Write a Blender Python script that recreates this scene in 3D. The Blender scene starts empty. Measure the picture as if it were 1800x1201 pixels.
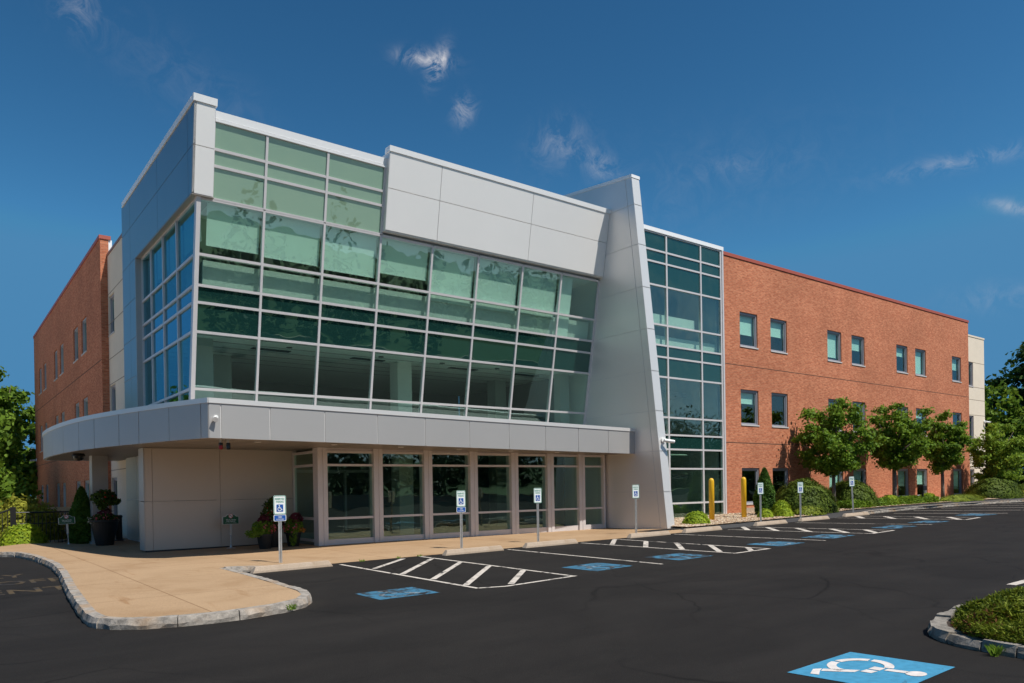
import bpy, bmesh, math, random
import numpy as np
from mathutils import Vector, Matrix
from mathutils.geometry import delaunay_2d_cdt
R = math.radians
scene = bpy.context.scene
COL = scene.collection
rng = random.Random(7)

# ------------------------------------------------------------------ helpers
class MB:
    """collects faces, then links them as ONE mesh object with metric box-projected UVs"""
    def __init__(self): self.v = []; self.f = []
    def quad(self, *p):
        n = len(self.v); self.v += [tuple(q) for q in p]; self.f.append(tuple(range(n, n + len(p))))
    def box(self, a0, a1, b0, b1, c0, c1, T=None):
        T = T or (lambda a, b, c: (a, b, c))
        P = [T(a, b, c) for c in (c0, c1) for b in (b0, b1) for a in (a0, a1)]
        n = len(self.v); self.v += P
        for q in ((0, 2, 3, 1), (4, 5, 7, 6), (0, 1, 5, 4), (2, 6, 7, 3), (0, 4, 6, 2), (1, 3, 7, 5)):
            self.f.append(tuple(n + i for i in q))
    def prism(self, poly, c0, c1, T=None):
        """poly in (a,b), extruded along c"""
        T = T or (lambda a, b, c: (a, b, c))
        n = len(self.v); k = len(poly)
        self.v += [T(a, b, c0) for a, b in poly] + [T(a, b, c1) for a, b in poly]
        self.f.append(tuple(n + i for i in range(k - 1, -1, -1))); self.f.append(tuple(n + k + i for i in range(k)))
        for i in range(k):
            j = (i + 1) % k; self.f.append((n + i, n + j, n + k + j, n + k + i))
    def tube(self, pts, r, n=8, cap=True):
        pts = [Vector(p) for p in pts]; rs = r if isinstance(r, (list, tuple)) else [r] * len(pts)
        base = len(self.v)
        for i, p in enumerate(pts):
            d = (pts[min(i + 1, len(pts) - 1)] - pts[max(i - 1, 0)]).normalized()
            a = d.orthogonal().normalized() if abs(d.z) < .99 else Vector((1, 0, 0)); a = (a - d * a.dot(d)).normalized(); b = d.cross(a)
            for k in range(n):
                t = 2 * math.pi * k / n; q = p + (a * math.cos(t) + b * math.sin(t)) * rs[i]; self.v.append(tuple(q))
        for i in range(len(pts) - 1):
            for k in range(n):
                k2 = (k + 1) % n
                self.f.append((base + i * n + k, base + i * n + k2, base + (i + 1) * n + k2, base + (i + 1) * n + k))
        if cap:
            self.f.append(tuple(base + k for k in range(n - 1, -1, -1)))
            self.f.append(tuple(base + (len(pts) - 1) * n + k for k in range(n)))
    def lathe(self, prof, c, n=20):
        base = len(self.v)
        for r, z in prof:
            for k in range(n):
                t = 2 * math.pi * k / n; self.v.append((c[0] + r * math.cos(t), c[1] + r * math.sin(t), c[2] + z))
        for i in range(len(prof) - 1):
            for k in range(n):
                k2 = (k + 1) % n
                self.f.append((base + i * n + k, base + i * n + k2, base + (i + 1) * n + k2, base + (i + 1) * n + k))
        self.f.append(tuple(base + k for k in range(n - 1, -1, -1)))
        self.f.append(tuple(base + (len(prof) - 1) * n + k for k in range(n)))
    def build(self, name, mat, parent=None, bevel=0, smooth=False):
        me = bpy.data.meshes.new(name)
        me.from_pydata([tuple(map(float, p)) for p in self.v], [], self.f)
        uv = me.uv_layers.new(name='UVMap')
        for p in me.polygons:
            n = p.normal; ax = max(range(3), key=lambda i: abs(n[i]))
            for li in p.loop_indices:
                co = me.vertices[me.loops[li].vertex_index].co
                uv.data[li].uv = ((co.x, co.z) if ax == 1 else (co.y, co.z) if ax == 0 else (co.x, co.y))
            p.use_smooth = smooth
        me.materials.append(mat)
        o = bpy.data.objects.new(name, me); COL.objects.link(o)
        if parent is not None: link_parent(o, parent)
        if bevel:
            m = o.modifiers.new('bevel', 'BEVEL'); m.width = bevel; m.segments = 2; m.limit_method = 'ANGLE'
        return o

def world_loc(o):
    l = Vector(o.location)
    while o.parent: o = o.parent; l = l + Vector(o.location)
    return l
def link_parent(o, parent):
    """meshes are written in world coordinates: keep them there under a parent"""
    o.parent = parent
    o.matrix_parent_inverse = Matrix.Identity(4)
    pl = world_loc(parent)
    o.location = Vector(o.location) - pl
def tag(o, label=None, cat=None, group=None, kind=None):
    if label: o['label'] = label
    if cat: o['category'] = cat
    if group: o['group'] = group
    if kind: o['kind'] = kind
    return o
def empty(name, loc, label, cat, group=None):
    o = bpy.data.objects.new(name, None); o.empty_display_size = .3
    o.location = loc; COL.objects.link(o); return tag(o, label, cat, group)
def copy_thing(o, loc, label, rot=None):
    def rec(a, par):
        c = a.copy(); COL.objects.link(c)
        if par is not None: c.parent = par
        for ch in a.children: rec(ch, c)
        return c
    c = rec(o, None); c.location = loc; c['label'] = label
    if rot is not None: c.rotation_euler = rot
    return c
def ss(a, b, x):
    t = max(0., min(1., (x - a) / (b - a))); return t * t * (3 - 2 * t)

# ------------------------------------------------------------------ materials
def new_mat(name):
    m = bpy.data.materials.new(name); m.use_nodes = True
    nt = m.node_tree; b = nt.nodes['Principled BSDF']; return m, nt, b
def N(nt, typ, **kw):
    n = nt.nodes.new(typ)
    for k, v in kw.items():
        if k.startswith('i_'):
            key = k[2:].replace('_', ' ')
            n.inputs[int(key) if key.isdigit() else key].default_value = v
        else: setattr(n, k, v)
    return n
def c4(c): return (c[0], c[1], c[2], 1)
def ramp(nt, stops):
    r = nt.nodes.new('ShaderNodeValToRGB'); e = r.color_ramp.elements
    while len(e) < len(stops): e.new(.5)
    for k, (p, c) in zip(e, stops): k.position = p; k.color = c4(c)
    return r
def paint(name, col, rough=.5, metal=0., var=.06, scale=3., bump=0., bscale=40., spec=.5):
    m, nt, b = new_mat(name); L = nt.links.new
    tc = N(nt, 'ShaderNodeTexCoord'); n = N(nt, 'ShaderNodeTexNoise', i_Scale=scale, i_Detail=5., i_Roughness=.6)
    L(tc.outputs['Object'], n.inputs['Vector'])
    d = tuple(max(0, x * (1 - var)) for x in col); u = tuple(x * (1 + var) for x in col)
    r = ramp(nt, [(.3, d), (.7, u)]); L(n.outputs['Fac'], r.inputs['Fac']); L(r.outputs['Color'], b.inputs['Base Color'])
    b.inputs['Roughness'].default_value = rough; b.inputs['Metallic'].default_value = metal
    b.inputs['Specular IOR Level'].default_value = spec
    if bump:
        n2 = N(nt, 'ShaderNodeTexNoise', i_Scale=bscale, i_Detail=4.); L(tc.outputs['Object'], n2.inputs['Vector'])
        bp = N(nt, 'ShaderNodeBump', i_Strength=bump, i_Distance=.02); L(n2.outputs['Fac'], bp.inputs['Height']); L(bp.outputs['Normal'], b.inputs['Normal'])
    return m

def brick_mat():
    m, nt, b = new_mat('brick'); L = nt.links.new
    uv = N(nt, 'ShaderNodeUVMap')
    bt = N(nt, 'ShaderNodeTexBrick', i_Scale=1., i_Bias=-.1)
    bt.inputs['Brick Width'].default_value = .205; bt.inputs['Row Height'].default_value = .0762; bt.inputs['Mortar Size'].default_value = .007
    bt.inputs['Mortar Smooth'].default_value = .2
    bt.inputs['Color1'].default_value = (.47, .148, .074, 1); bt.inputs['Color2'].default_value = (.63, .245, .13, 1); bt.inputs['Mortar'].default_value = (.48, .27, .17, 1)
    L(uv.outputs['UV'], bt.inputs['Vector'])
    n = N(nt, 'ShaderNodeTexNoise', i_Scale=.35, i_Detail=4.); L(uv.outputs['UV'], n.inputs['Vector'])
    r = ramp(nt, [(.3, (.86, .84, .84)), (.7, (1.1, 1.08, 1.08))]); L(n.outputs['Fac'], r.inputs['Fac'])
    # brick-scale blotches (several bricks of one firing lie together)
    mp = N(nt, 'ShaderNodeMapping'); mp.inputs['Scale'].default_value = (4.9, 13.1, 1); L(uv.outputs['UV'], mp.inputs['Vector'])
    wn = N(nt, 'ShaderNodeTexNoise', i_Scale=1.1, i_Detail=2.); L(mp.outputs['Vector'], wn.inputs['Vector'])
    r2 = ramp(nt, [(.30, (.82, .78, .76)), (.5, (1, 1, 1)), (.72, (1.16, 1.13, 1.10))]); L(wn.outputs['Fac'], r2.inputs['Fac'])
    mx = N(nt, 'ShaderNodeMix', data_type='RGBA', blend_type='MULTIPLY'); mx.inputs[0].default_value = 1
    L(bt.outputs['Color'], mx.inputs[6]); L(r.outputs['Color'], mx.inputs[7])
    m2 = N(nt, 'ShaderNodeMix', data_type='RGBA', blend_type='MULTIPLY'); m2.inputs[0].default_value = 1
    L(mx.outputs[2], m2.inputs[6]); L(r2.outputs['Color'], m2.inputs[7])
    L(m2.outputs[2], b.inputs['Base Color'])
    b.inputs['Roughness'].default_value = .85; b.inputs['Specular IOR Level'].default_value = .2
    bp = N(nt, 'ShaderNodeBump', i_Strength=.5, i_Distance=.01); bp.invert = True; L(bt.outputs['Fac'], bp.inputs['Height']); L(bp.outputs['Normal'], b.inputs['Normal'])
    return m

def asphalt_mat():
    m, nt, b = new_mat('asphalt'); L = nt.links.new
    tc = N(nt, 'ShaderNodeTexCoord')
    n1 = N(nt, 'ShaderNodeTexNoise', i_Scale=.35, i_Detail=6., i_Roughness=.6, i_Distortion=1.5); L(tc.outputs['Object'], n1.inputs['Vector'])
    r1 = ramp(nt, [(.3, (.0160, .0142, .0132)), (.7, (.0230, .0205, .0190))]); L(n1.outputs['Fac'], r1.inputs['Fac'])
    # thin hairline cracks and sealer strokes
    nd = N(nt, 'ShaderNodeTexNoise', i_Scale=.5, i_Detail=3.); L(tc.outputs['Object'], nd.inputs['Vector'])
    mxv = N(nt, 'ShaderNodeMix', data_type='VECTOR'); mxv.inputs[0].default_value = .55
    L(tc.outputs['Object'], mxv.inputs[4]); L(nd.outputs['Color'], mxv.inputs[5])
    vo = N(nt, 'ShaderNodeTexVoronoi', feature='DISTANCE_TO_EDGE', i_Scale=.85); L(mxv.outputs[1], vo.inputs['Vector'])
    rv = ramp(nt, [(.0, (.5, .5, .5)), (.012, (1, 1, 1))]); L(vo.outputs['Distance'], rv.inputs['Fac'])
    n3 = N(nt, 'ShaderNodeTexNoise', i_Scale=.2, i_Detail=2.); L(tc.outputs['Object'], n3.inputs['Vector'])
    r3 = ramp(nt, [(.42, (0, 0, 0)), (.56, (1, 1, 1))]); L(n3.outputs['Fac'], r3.inputs['Fac'])
    mx = N(nt, 'ShaderNodeMix', data_type='RGBA', blend_type='MULTIPLY'); L(r3.outputs['Color'], mx.inputs[0]); L(r1.outputs['Color'], mx.inputs[6]); L(rv.outputs['Color'], mx.inputs[7])
    n4 = N(nt, 'ShaderNodeTexNoise', i_Scale=90., i_Detail=3.); L(tc.outputs['Object'], n4.inputs['Vector'])
    r4 = ramp(nt, [(.3, (.8, .8, .8)), (.7, (1.22, 1.22, 1.22))]); L(n4.outputs['Fac'], r4.inputs['Fac'])
    m2 = N(nt, 'ShaderNodeMix', data_type='RGBA', blend_type='MULTIPLY'); m2.inputs[0].default_value = 1; L(mx.outputs[2], m2.inputs[6]); L(r4.outputs['Color'], m2.inputs[7])
    # faint streaks where water dried
    mp = N(nt, 'ShaderNodeMapping'); mp.inputs['Scale'].default_value = (.25, 1.6, 1); mp.inputs['Rotation'].default_value = (0, 0, .3); L(tc.outputs['Object'], mp.inputs['Vector'])
    n5 = N(nt, 'ShaderNodeTexNoise', i_Scale=1., i_Detail=6., i_Roughness=.65); L(mp.outputs['Vector'], n5.inputs['Vector'])
    r5 = ramp(nt, [(.32, (.88, .88, .88)), (.74, (1.22, 1.20, 1.17))]); L(n5.outputs['Fac'], r5.inputs['Fac'])
    m3 = N(nt, 'ShaderNodeMix', data_type='RGBA', blend_type='MULTIPLY'); m3.inputs[0].default_value = 1; L(m2.outputs[2], m3.inputs[6]); L(r5.outputs['Color'], m3.inputs[7])
    L(m3.outputs[2], b.inputs['Base Color'])
    b.inputs['Roughness'].default_value = .85; b.inputs['Specular IOR Level'].default_value = .12
    bp = N(nt, 'ShaderNodeBump', i_Strength=.35, i_Distance=.01); L(n4.outputs['Fac'], bp.inputs['Height']); L(bp.outputs['Normal'], b.inputs['Normal'])
    return m

def concrete_mat(name, c, joint=True):
    m, nt, b = new_mat(name); L = nt.links.new
    tc = N(nt, 'ShaderNodeTexCoord')
    n1 = N(nt, 'ShaderNodeTexNoise', i_Scale=.7, i_Detail=8., i_Roughness=.65, i_Distortion=.6); L(tc.outputs['Object'], n1.inputs['Vector'])
    r1 = ramp(nt, [(.25, tuple(x * k for x, k in zip(c, (.80, .74, .66)))), (.5, c), (.75, tuple(x * 1.1 for x in c))]); L(n1.outputs['Fac'], r1.inputs['Fac'])
    n2 = N(nt, 'ShaderNodeTexNoise', i_Scale=60., i_Detail=3.); L(tc.outputs['Object'], n2.inputs['Vector'])
    r2 = ramp(nt, [(.3, (.82, .82, .82)), (.7, (1.12, 1.12, 1.12))]); L(n2.outputs['Fac'], r2.inputs['Fac'])
    mx = N(nt, 'ShaderNodeMix', data_type='RGBA', blend_type='MULTIPLY'); mx.inputs[0].default_value = 1; L(r1.outputs['Color'], mx.inputs[6]); L(r2.outputs['Color'], mx.inputs[7])
    # rusty drag stains
    mp = N(nt, 'ShaderNodeMapping'); mp.inputs['Scale'].default_value = (2.2, .35, 1); mp.inputs['Rotation'].default_value = (0, 0, -.35); L(tc.outputs['Object'], mp.inputs['Vector'])
    n3 = N(nt, 'ShaderNodeTexNoise', i_Scale=1.3, i_Detail=5., i_Roughness=.7); L(mp.outputs['Vector'], n3.inputs['Vector'])
    r3 = ramp(nt, [(.60, (1, 1, 1)), (.72, (.74, .62, .50))]); L(n3.outputs['Fac'], r3.inputs['Fac'])
    m2 = N(nt, 'ShaderNodeMix', data_type='RGBA', blend_type='MULTIPLY'); m2.inputs[0].default_value = .8; L(mx.outputs[2], m2.inputs[6]); L(r3.outputs['Color'], m2.inputs[7])
    out = m2.outputs[2]
    if joint:
        bt = N(nt, 'ShaderNodeTexBrick', i_Scale=1., offset=0.)
        bt.inputs['Brick Width'].default_value = 3.05; bt.inputs['Row Height'].default_value = 2.6; bt.inputs['Mortar Size'].default_value = .012
        for k, cc in (('Color1', (1, 1, 1, 1)), ('Color2', (.96, .95, .94, 1)), ('Mortar', (.62, .56, .5, 1))): bt.inputs[k].default_value = cc
        L(tc.outputs['Object'], bt.inputs['Vector'])
        m3 = N(nt, 'ShaderNodeMix', data_type='RGBA', blend_type='MULTIPLY'); m3.inputs[0].default_value = 1; L(out, m3.inputs[6]); L(bt.outputs['Color'], m3.inputs[7]); out = m3.outputs[2]
    L(out, b.inputs['Base Color'])
    b.inputs['Roughness'].default_value = .85; b.inputs['Specular IOR Level'].default_value = .25
    bp = N(nt, 'ShaderNodeBump', i_Strength=.3, i_Distance=.006); L(n2.outputs['Fac'], bp.inputs['Height']); L(bp.outputs['Normal'], b.inputs['Normal'])
    return m

def granite_mat(name, dark, light, rust):
    m, nt, b = new_mat(name); L = nt.links.new
    tc = N(nt, 'ShaderNodeTexCoord')
    n1 = N(nt, 'ShaderNodeTexNoise', i_Scale=7., i_Detail=8., i_Roughness=.75); L(tc.outputs['Object'], n1.inputs['Vector'])
    r1 = ramp(nt, [(.32, dark), (.5, tuple((a + b_) / 2 for a, b_ in zip(dark, light))), (.68, light)]); L(n1.outputs['Fac'], r1.inputs['Fac'])
    n2 = N(nt, 'ShaderNodeTexNoise', i_Scale=1.6, i_Detail=5.); L(tc.outputs['Object'], n2.inputs['Vector'])
    r2 = ramp(nt, [(.5, (0, 0, 0)), (.66, (1, 1, 1))]); L(n2.outputs['Fac'], r2.inputs['Fac'])
    mx = N(nt, 'ShaderNodeMix', data_type='RGBA'); L(r2.outputs['Color'], mx.inputs[0]); L(r1.outputs['Color'], mx.inputs[6]); mx.inputs[7].default_value = c4(rust)
    mm = N(nt, 'ShaderNodeMix', data_type='RGBA'); mm.inputs[0].default_value = .55; L(r1.outputs['Color'], mm.inputs[6]); L(mx.outputs[2], mm.inputs[7])
    L(mm.outputs[2], b.inputs['Base Color']); b.inputs['Roughness'].default_value = .9
    bp = N(nt, 'ShaderNodeBump', i_Strength=.9, i_Distance=.03); L(n1.outputs['Fac'], bp.inputs['Height']); L(bp.outputs['Normal'], b.inputs['Normal'])
    return m

def leaf_mat(name, c0, c1, trans=.3, red=None):
    m, nt, b = new_mat(name); L = nt.links.new
    g = N(nt, 'ShaderNodeNewGeometry'); tc = N(nt, 'ShaderNodeTexCoord')
    n = N(nt, 'ShaderNodeTexNoise', i_Scale=1.1, i_Detail=2.); L(tc.outputs['Object'], n.inputs['Vector'])
    ad = N(nt, 'ShaderNodeMath', operation='MULTIPLY_ADD'); L(g.outputs['Random Per Island'], ad.inputs[0]); ad.inputs[1].default_value = .6; L(n.outputs['Fac'], ad.inputs[2])
    st = [(.35, c0), (1.0, c1)]
    if red: st = [(.35, c0), (.95, c1), (1.1 if False else 1.0, red)]
    r = ramp(nt, st); L(ad.outputs[0], r.inputs['Fac'])
    L(r.outputs['Color'], b.inputs['Base Color']); b.inputs['Roughness'].default_value = .6; b.inputs['Specular IOR Level'].default_value = .15
    tr = N(nt, 'ShaderNodeBsdfTranslucent'); hs = N(nt, 'ShaderNodeHueSaturation', i_Value=1.5); hs.inputs['Hue'].default_value = .485
    L(r.outputs['Color'], hs.inputs['Color']); L(hs.outputs['Color'], tr.inputs['Color'])
    mx = N(nt, 'ShaderNodeMixShader'); mx.inputs[0].default_value = trans
    L(b.outputs[0], mx.inputs[1]); L(tr.outputs[0], mx.inputs[2]); L(mx.outputs[0], nt.nodes['Material Output'].inputs['Surface'])
    return m

def glass_mat(name, tint, refl, base=.1, power=3.5, wave=.02, amp=.85):
    """coated, tinted architectural glass: sees through to the rooms, mirrors sky and trees"""
    m, nt, b = new_mat(name); L = nt.links.new; nt.nodes.remove(b)
    tr = N(nt, 'ShaderNodeBsdfTransparent'); tr.inputs['Color'].default_value = c4(tint)
    gl = N(nt, 'ShaderNodeBsdfGlossy', i_Roughness=.0); gl.inputs['Color'].default_value = c4(refl)
    lw = N(nt, 'ShaderNodeLayerWeight'); lw.inputs['Blend'].default_value = .5
    pw = N(nt, 'ShaderNodeMath', operation='POWER'); L(lw.outputs['Facing'], pw.inputs[0]); pw.inputs[1].default_value = power
    ma = N(nt, 'ShaderNodeMath', operation='MULTIPLY_ADD'); L(pw.outputs[0], ma.inputs[0]); ma.inputs[1].default_value = amp; ma.inputs[2].default_value = base; ma.use_clamp = True
    tc = N(nt, 'ShaderNodeTexCoord'); n = N(nt, 'ShaderNodeTexNoise', i_Scale=.9, i_Detail=1.5); L(tc.outputs['Object'], n.inputs['Vector'])
    bp = N(nt, 'ShaderNodeBump', i_Strength=wave, i_Distance=.35); L(n.outputs['Fac'], bp.inputs['Height']); L(bp.outputs['Normal'], gl.inputs['Normal'])
    mx = N(nt, 'ShaderNodeMixShader'); L(ma.outputs[0], mx.inputs[0]); L(tr.outputs[0], mx.inputs[1]); L(gl.outputs[0], mx.inputs[2])
    L(mx.outputs[0], nt.nodes['Material Output'].inputs['Surface'])
    return m
def spandrel_mat(name, col, refl, base=.12, power=3.5, amp=.85):
    m, nt, b = new_mat(name); L = nt.links.new
    b.inputs['Base Color'].default_value = c4(col); b.inputs['Roughness'].default_value = .6; b.inputs['Specular IOR Level'].default_value = 0
    gl = N(nt, 'ShaderNodeBsdfGlossy', i_Roughness=.0); gl.inputs['Color'].default_value = c4(refl)
    lw = N(nt, 'ShaderNodeLayerWeight'); pw = N(nt, 'ShaderNodeMath', operation='POWER'); L(lw.outputs['Facing'], pw.inputs[0]); pw.inputs[1].default_value = power
    ma = N(nt, 'ShaderNodeMath', operation='MULTIPLY_ADD'); L(pw.outputs[0], ma.inputs[0]); ma.inputs[1].default_value = amp; ma.inputs[2].default_value = base; ma.use_clamp = True
    tc = N(nt, 'ShaderNodeTexCoord'); n = N(nt, 'ShaderNodeTexNoise', i_Scale=.9, i_Detail=1.5); L(tc.outputs['Object'], n.inputs['Vector'])
    bp = N(nt, 'ShaderNodeBump', i_Strength=.02, i_Distance=.35); L(n.outputs['Fac'], bp.inputs['Height']); L(bp.outputs['Normal'], gl.inputs['Normal'])
    mx = N(nt, 'ShaderNodeMixShader'); L(ma.outputs[0], mx.inputs[0]); L(b.outputs[0], mx.inputs[1]); L(gl.outputs[0], mx.inputs[2])
    L(mx.outputs[0], nt.nodes['Material Output'].inputs['Surface'])
    return m
def worn_paint(name, col, wear=.5):
    """road paint that has flaked off in places down to the asphalt"""
    m, nt, b = new_mat(name); L = nt.links.new
    tc = N(nt, 'ShaderNodeTexCoord'); n = N(nt, 'ShaderNodeTexNoise', i_Scale=2.6, i_Detail=8., i_Roughness=.7, i_Distortion=1.2); L(tc.outputs['Object'], n.inputs['Vector'])
    r = ramp(nt, [(max(0., wear - .05), (1, 1, 1)), (wear + .04, (0, 0, 0))]); L(n.outputs['Fac'], r.inputs['Fac'])
    n2 = N(nt, 'ShaderNodeTexNoise', i_Scale=14., i_Detail=5.); L(tc.outputs['Object'], n2.inputs['Vector'])
    r2 = ramp(nt, [(.3, tuple(x * .8 for x in col)), (.7, tuple(x * 1.05 for x in col))]); L(n2.outputs['Fac'], r2.inputs['Fac'])
    mx = N(nt, 'ShaderNodeMix', data_type='RGBA'); L(r.outputs['Color'], mx.inputs[0]); mx.inputs[6].default_value = (.03, .029, .03, 1); L(r2.outputs['Color'], mx.inputs[7])
    L(mx.outputs[2], b.inputs['Base Color']); b.inputs['Roughness'].default_value = .75; b.inputs['Specular IOR Level'].default_value = .25
    return m
def gravel_mat():
    m, nt, b = new_mat('river_gravel'); L = nt.links.new
    tc = N(nt, 'ShaderNodeTexCoord'); vo = N(nt, 'ShaderNodeTexVoronoi', i_Scale=14.); L(tc.outputs['Object'], vo.inputs['Vector'])
    sp = N(nt, 'ShaderNodeSeparateColor'); L(vo.outputs['Color'], sp.inputs[0])
    r = ramp(nt, [(0, (.20, .12, .07)), (.35, (.40, .26, .16)), (.7, (.52, .38, .25)), (1, (.62, .52, .40))]); L(sp.outputs[0], r.inputs['Fac'])
    r2 = ramp(nt, [(.0, (1, 1, 1)), (.75, (.35, .3, .26))]); L(vo.outputs['Distance'], r2.inputs['Fac'])
    L(r.outputs['Color'], b.inputs['Base Color']); b.inputs['Roughness'].default_value = .85
    bp = N(nt, 'ShaderNodeBump', i_Strength=1., i_Distance=.05); bp.invert = True; L(vo.outputs['Distance'], bp.inputs['Height']); L(bp.outputs['Normal'], b.inputs['Normal'])
    return m
def stone_mat():
    m, nt, b = new_mat('loose_stone'); L = nt.links.new
    g = N(nt, 'ShaderNodeNewGeometry'); r = ramp(nt, [(0, (.22, .13, .08)), (.4, (.42, .28, .18)), (.75, (.55, .42, .28)), (1, (.66, .58, .47))])
    L(g.outputs['Random Per Island'], r.inputs['Fac']); L(r.outputs['Color'], b.inputs['Base Color']); b.inputs['Roughness'].default_value = .8
    return m

M = {}
M['brick'] = brick_mat(); M['asphalt'] = asphalt_mat()
M['path_asphalt'] = paint('path_asphalt', (.045, .043, .044), .9, 0, .12, 2., .3, 90)
M['sidewalk'] = concrete_mat('sidewalk', (.43, .285, .165)); M['stop'] = concrete_mat('cast_concrete', (.47, .37, .28), False)
M['granite'] = granite_mat('granite', (.15, .135, .12), (.50, .44, .375), (.42, .25, .12))
M['granite_grey'] = granite_mat('granite_grey', (.10, .088, .075), (.38, .34, .29), (.26, .20, .13))
M['soil'] = paint('soil', (.05, .032, .022), .95, 0, .3, 8, .6, 20)
M['grass'] = paint('turf', (.045, .08, .02), .95, 0, .25, 3, .5, 30)
M['beige'] = paint('cast_stone_panel', (.76, .66, .53), .8, 0, .04, 1.2, .1, 60)
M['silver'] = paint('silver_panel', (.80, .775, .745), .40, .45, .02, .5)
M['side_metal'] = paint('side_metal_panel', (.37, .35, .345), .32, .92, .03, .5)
M['entry_panel'] = paint('entry_panel', (.56, .50, .44), .45, .2, .02, .5)
M['white_silver'] = paint('light_silver_panel', (.90, .875, .845), .42, .25, .015, .4)
M['canopy_silver'] = paint('canopy_panel', (.47, .455, .44), .42, .4, .025, .5)
M['joint'] = paint('panel_joint', (.74, .73, .72), .6)
M['soffit'] = paint('soffit_panel', (.42, .36, .31), .32, .35, .04, .6)
M['coping_white'] = paint('white_coping', (.92, .92, .92), .35, .1, .01)
M['coping_red'] = paint('terracotta_coping', (.40, .095, .06), .5, 0, .05)
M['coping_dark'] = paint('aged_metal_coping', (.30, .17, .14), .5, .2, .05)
M['alu'] = paint('aluminium', (.70, .66, .655), .4, .25, .03)
M['alu_grey'] = paint('grey_window_frame', (.36, .355, .39), .45, .2, .03)
M['sill'] = paint('pale_sill', (.62, .58, .56), .5, .1, .03)
M['glass'] = glass_mat('green_glass', (.865, .975, .935), (.72, .93, .86), .17, 3.5, .02, .5)
M['glass_entry'] = glass_mat('entry_glass', (.76, .90, .85), (.78, .97, .90), .11, 3.5, .02, .5)
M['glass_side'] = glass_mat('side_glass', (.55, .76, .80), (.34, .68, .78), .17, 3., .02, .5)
M['glass_win'] = glass_mat('window_glass', (.82, .95, .91), (.80, .97, .93), .10, 3.5, .02, .5)
M['spandrel'] = spandrel_mat('spandrel_glass', (.010, .042, .036), (.58, .92, .82), .16)
M['spandrel_top'] = spandrel_mat('upper_spandrel_glass', (.24, .36, .25), (.6, .82, .72), .22)
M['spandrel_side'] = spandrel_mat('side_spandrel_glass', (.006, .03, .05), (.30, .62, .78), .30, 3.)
M['blind'] = paint('roller_blind', (.90, .92, .88), .9, 0, .03)
M['int_white'] = paint('interior_paint', (.74, .74, .70), .9, 0, .03)
M['int_grey'] = paint('interior_grey', (.13, .135, .135), .9, 0, .05)
M['int_mid'] = paint('interior_mid', (.42, .44, .42), .9, 0, .05)
M['int_dark'] = paint('interior_dark', (.05, .055, .06), .9, 0, .1)
M['ceiling'] = paint('ceiling_tile', (.88, .88, .84), .9, 0, .03)
M['carpet'] = paint('carpet', (.26, .25, .23), .95, 0, .1)
M['steel_rail'] = paint('painted_rail', (.45, .55, .48), .4)
M['galv'] = paint('galvanised_steel', (.52, .52, .51), .42, .6, .12, 12)
M['yellow'] = paint('yellow_sleeve', (.80, .45, .012), .4, 0, .04, 3)
M['sign_white'] = paint('sign_white', (.84, .86, .84), .4, 0, .01)
M['sign_green'] = paint('sign_green', (.01, .20, .09), .4, 0, .02)
M['sign_teal'] = paint('sign_lettering', (.02, .26, .17), .4, 0, .02)
M['sign_blue'] = paint('sign_blue', (.01, .085, .36), .4, 0, .02)
M['sign_dkgreen'] = paint('sign_dark_green', (.006, .10, .04), .45, 0, .04)
M['sign_red'] = paint('sign_red', (.50, .03, .03), .5)
M['plastic_black'] = paint('black_plastic', (.012, .012, .013), .4, 0, .1)
M['pot_black'] = paint('black_pot', (.010, .011, .012), .5, 0, .1)
M['cam_white'] = paint('camera_white', (.82, .82, .80), .35)
M['lens'] = paint('lens', (.01, .01, .01), .1)
M['red_lens'] = paint('red_lens', (.30, .006, .006), .25); M['dark_lens'] = paint('dark_lens', (.008, .012, .012), .25)
M['wood'] = paint('tan_timber', (.72, .5, .3), .8, 0, .15, 4)
M['bark'] = paint('bark', (.17, .13, .105), .95, 0, .3, 9, .7, 25)
M['bark_pale'] = paint('pale_bark', (.20, .16, .13), .95, 0, .25, 9, .7, 25)
M['white_line'] = worn_paint('white_road_paint', (.62, .55, .48), .585)
M['blue_line'] = worn_paint('blue_road_paint', (.06, .28, .45), .64); M['blue_worn'] = worn_paint('worn_blue_road_paint', (.05, .18, .29), .55)
M['white_worn'] = worn_paint('worn_white_road_paint', (.30, .38, .44), .46)
M['white_fresh'] = worn_paint('fresh_white_road_paint', (.72, .66, .62), .70)
M['yellow_line'] = worn_paint('faded_yellow_road_paint', (.095, .066, .035), .54)
M['gravel'] = gravel_mat(); M['stone'] = stone_mat()
M['leaf_maple'] = leaf_mat('pear_leaf', (.036, .088, .008), (.165, .275, .026), .32)
M['leaf_yew'] = leaf_mat('yew_needles', (.022, .045, .006), (.11, .155, .018), .15)
M['leaf_thuja'] = leaf_mat('thuja_fronds', (.022, .065, .010), (.08, .16, .02), .2)
M['leaf_lime'] = leaf_mat('lime_leaf', (.12, .21, .015), (.34, .43, .03), .25)
M['leaf_day'] = leaf_mat('bright_groundcover_leaf', (.06, .14, .012), (.20, .30, .03), .25)
M['leaf_juniper'] = leaf_mat('juniper_sprays', (.035, .065, .006), (.21, .25, .025), .15)
M['leaf_brown'] = leaf_mat('dead_sprays', (.085, .03, .012), (.17, .075, .03), .1)
M['leaf_olive'] = leaf_mat('olive_leaf', (.10, .12, .014), (.32, .32, .04), .25)
M['leaf_wood'] = leaf_mat('woodland_leaf', (.032, .074, .008), (.15, .245, .024), .28)
M['leaf_pale'] = leaf_mat('pale_leaf', (.075, .15, .014), (.26, .38, .045), .35)
M['leaf_dark'] = leaf_mat('dark_leaf', (.014, .036, .006), (.065, .115, .016), .2)
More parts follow.
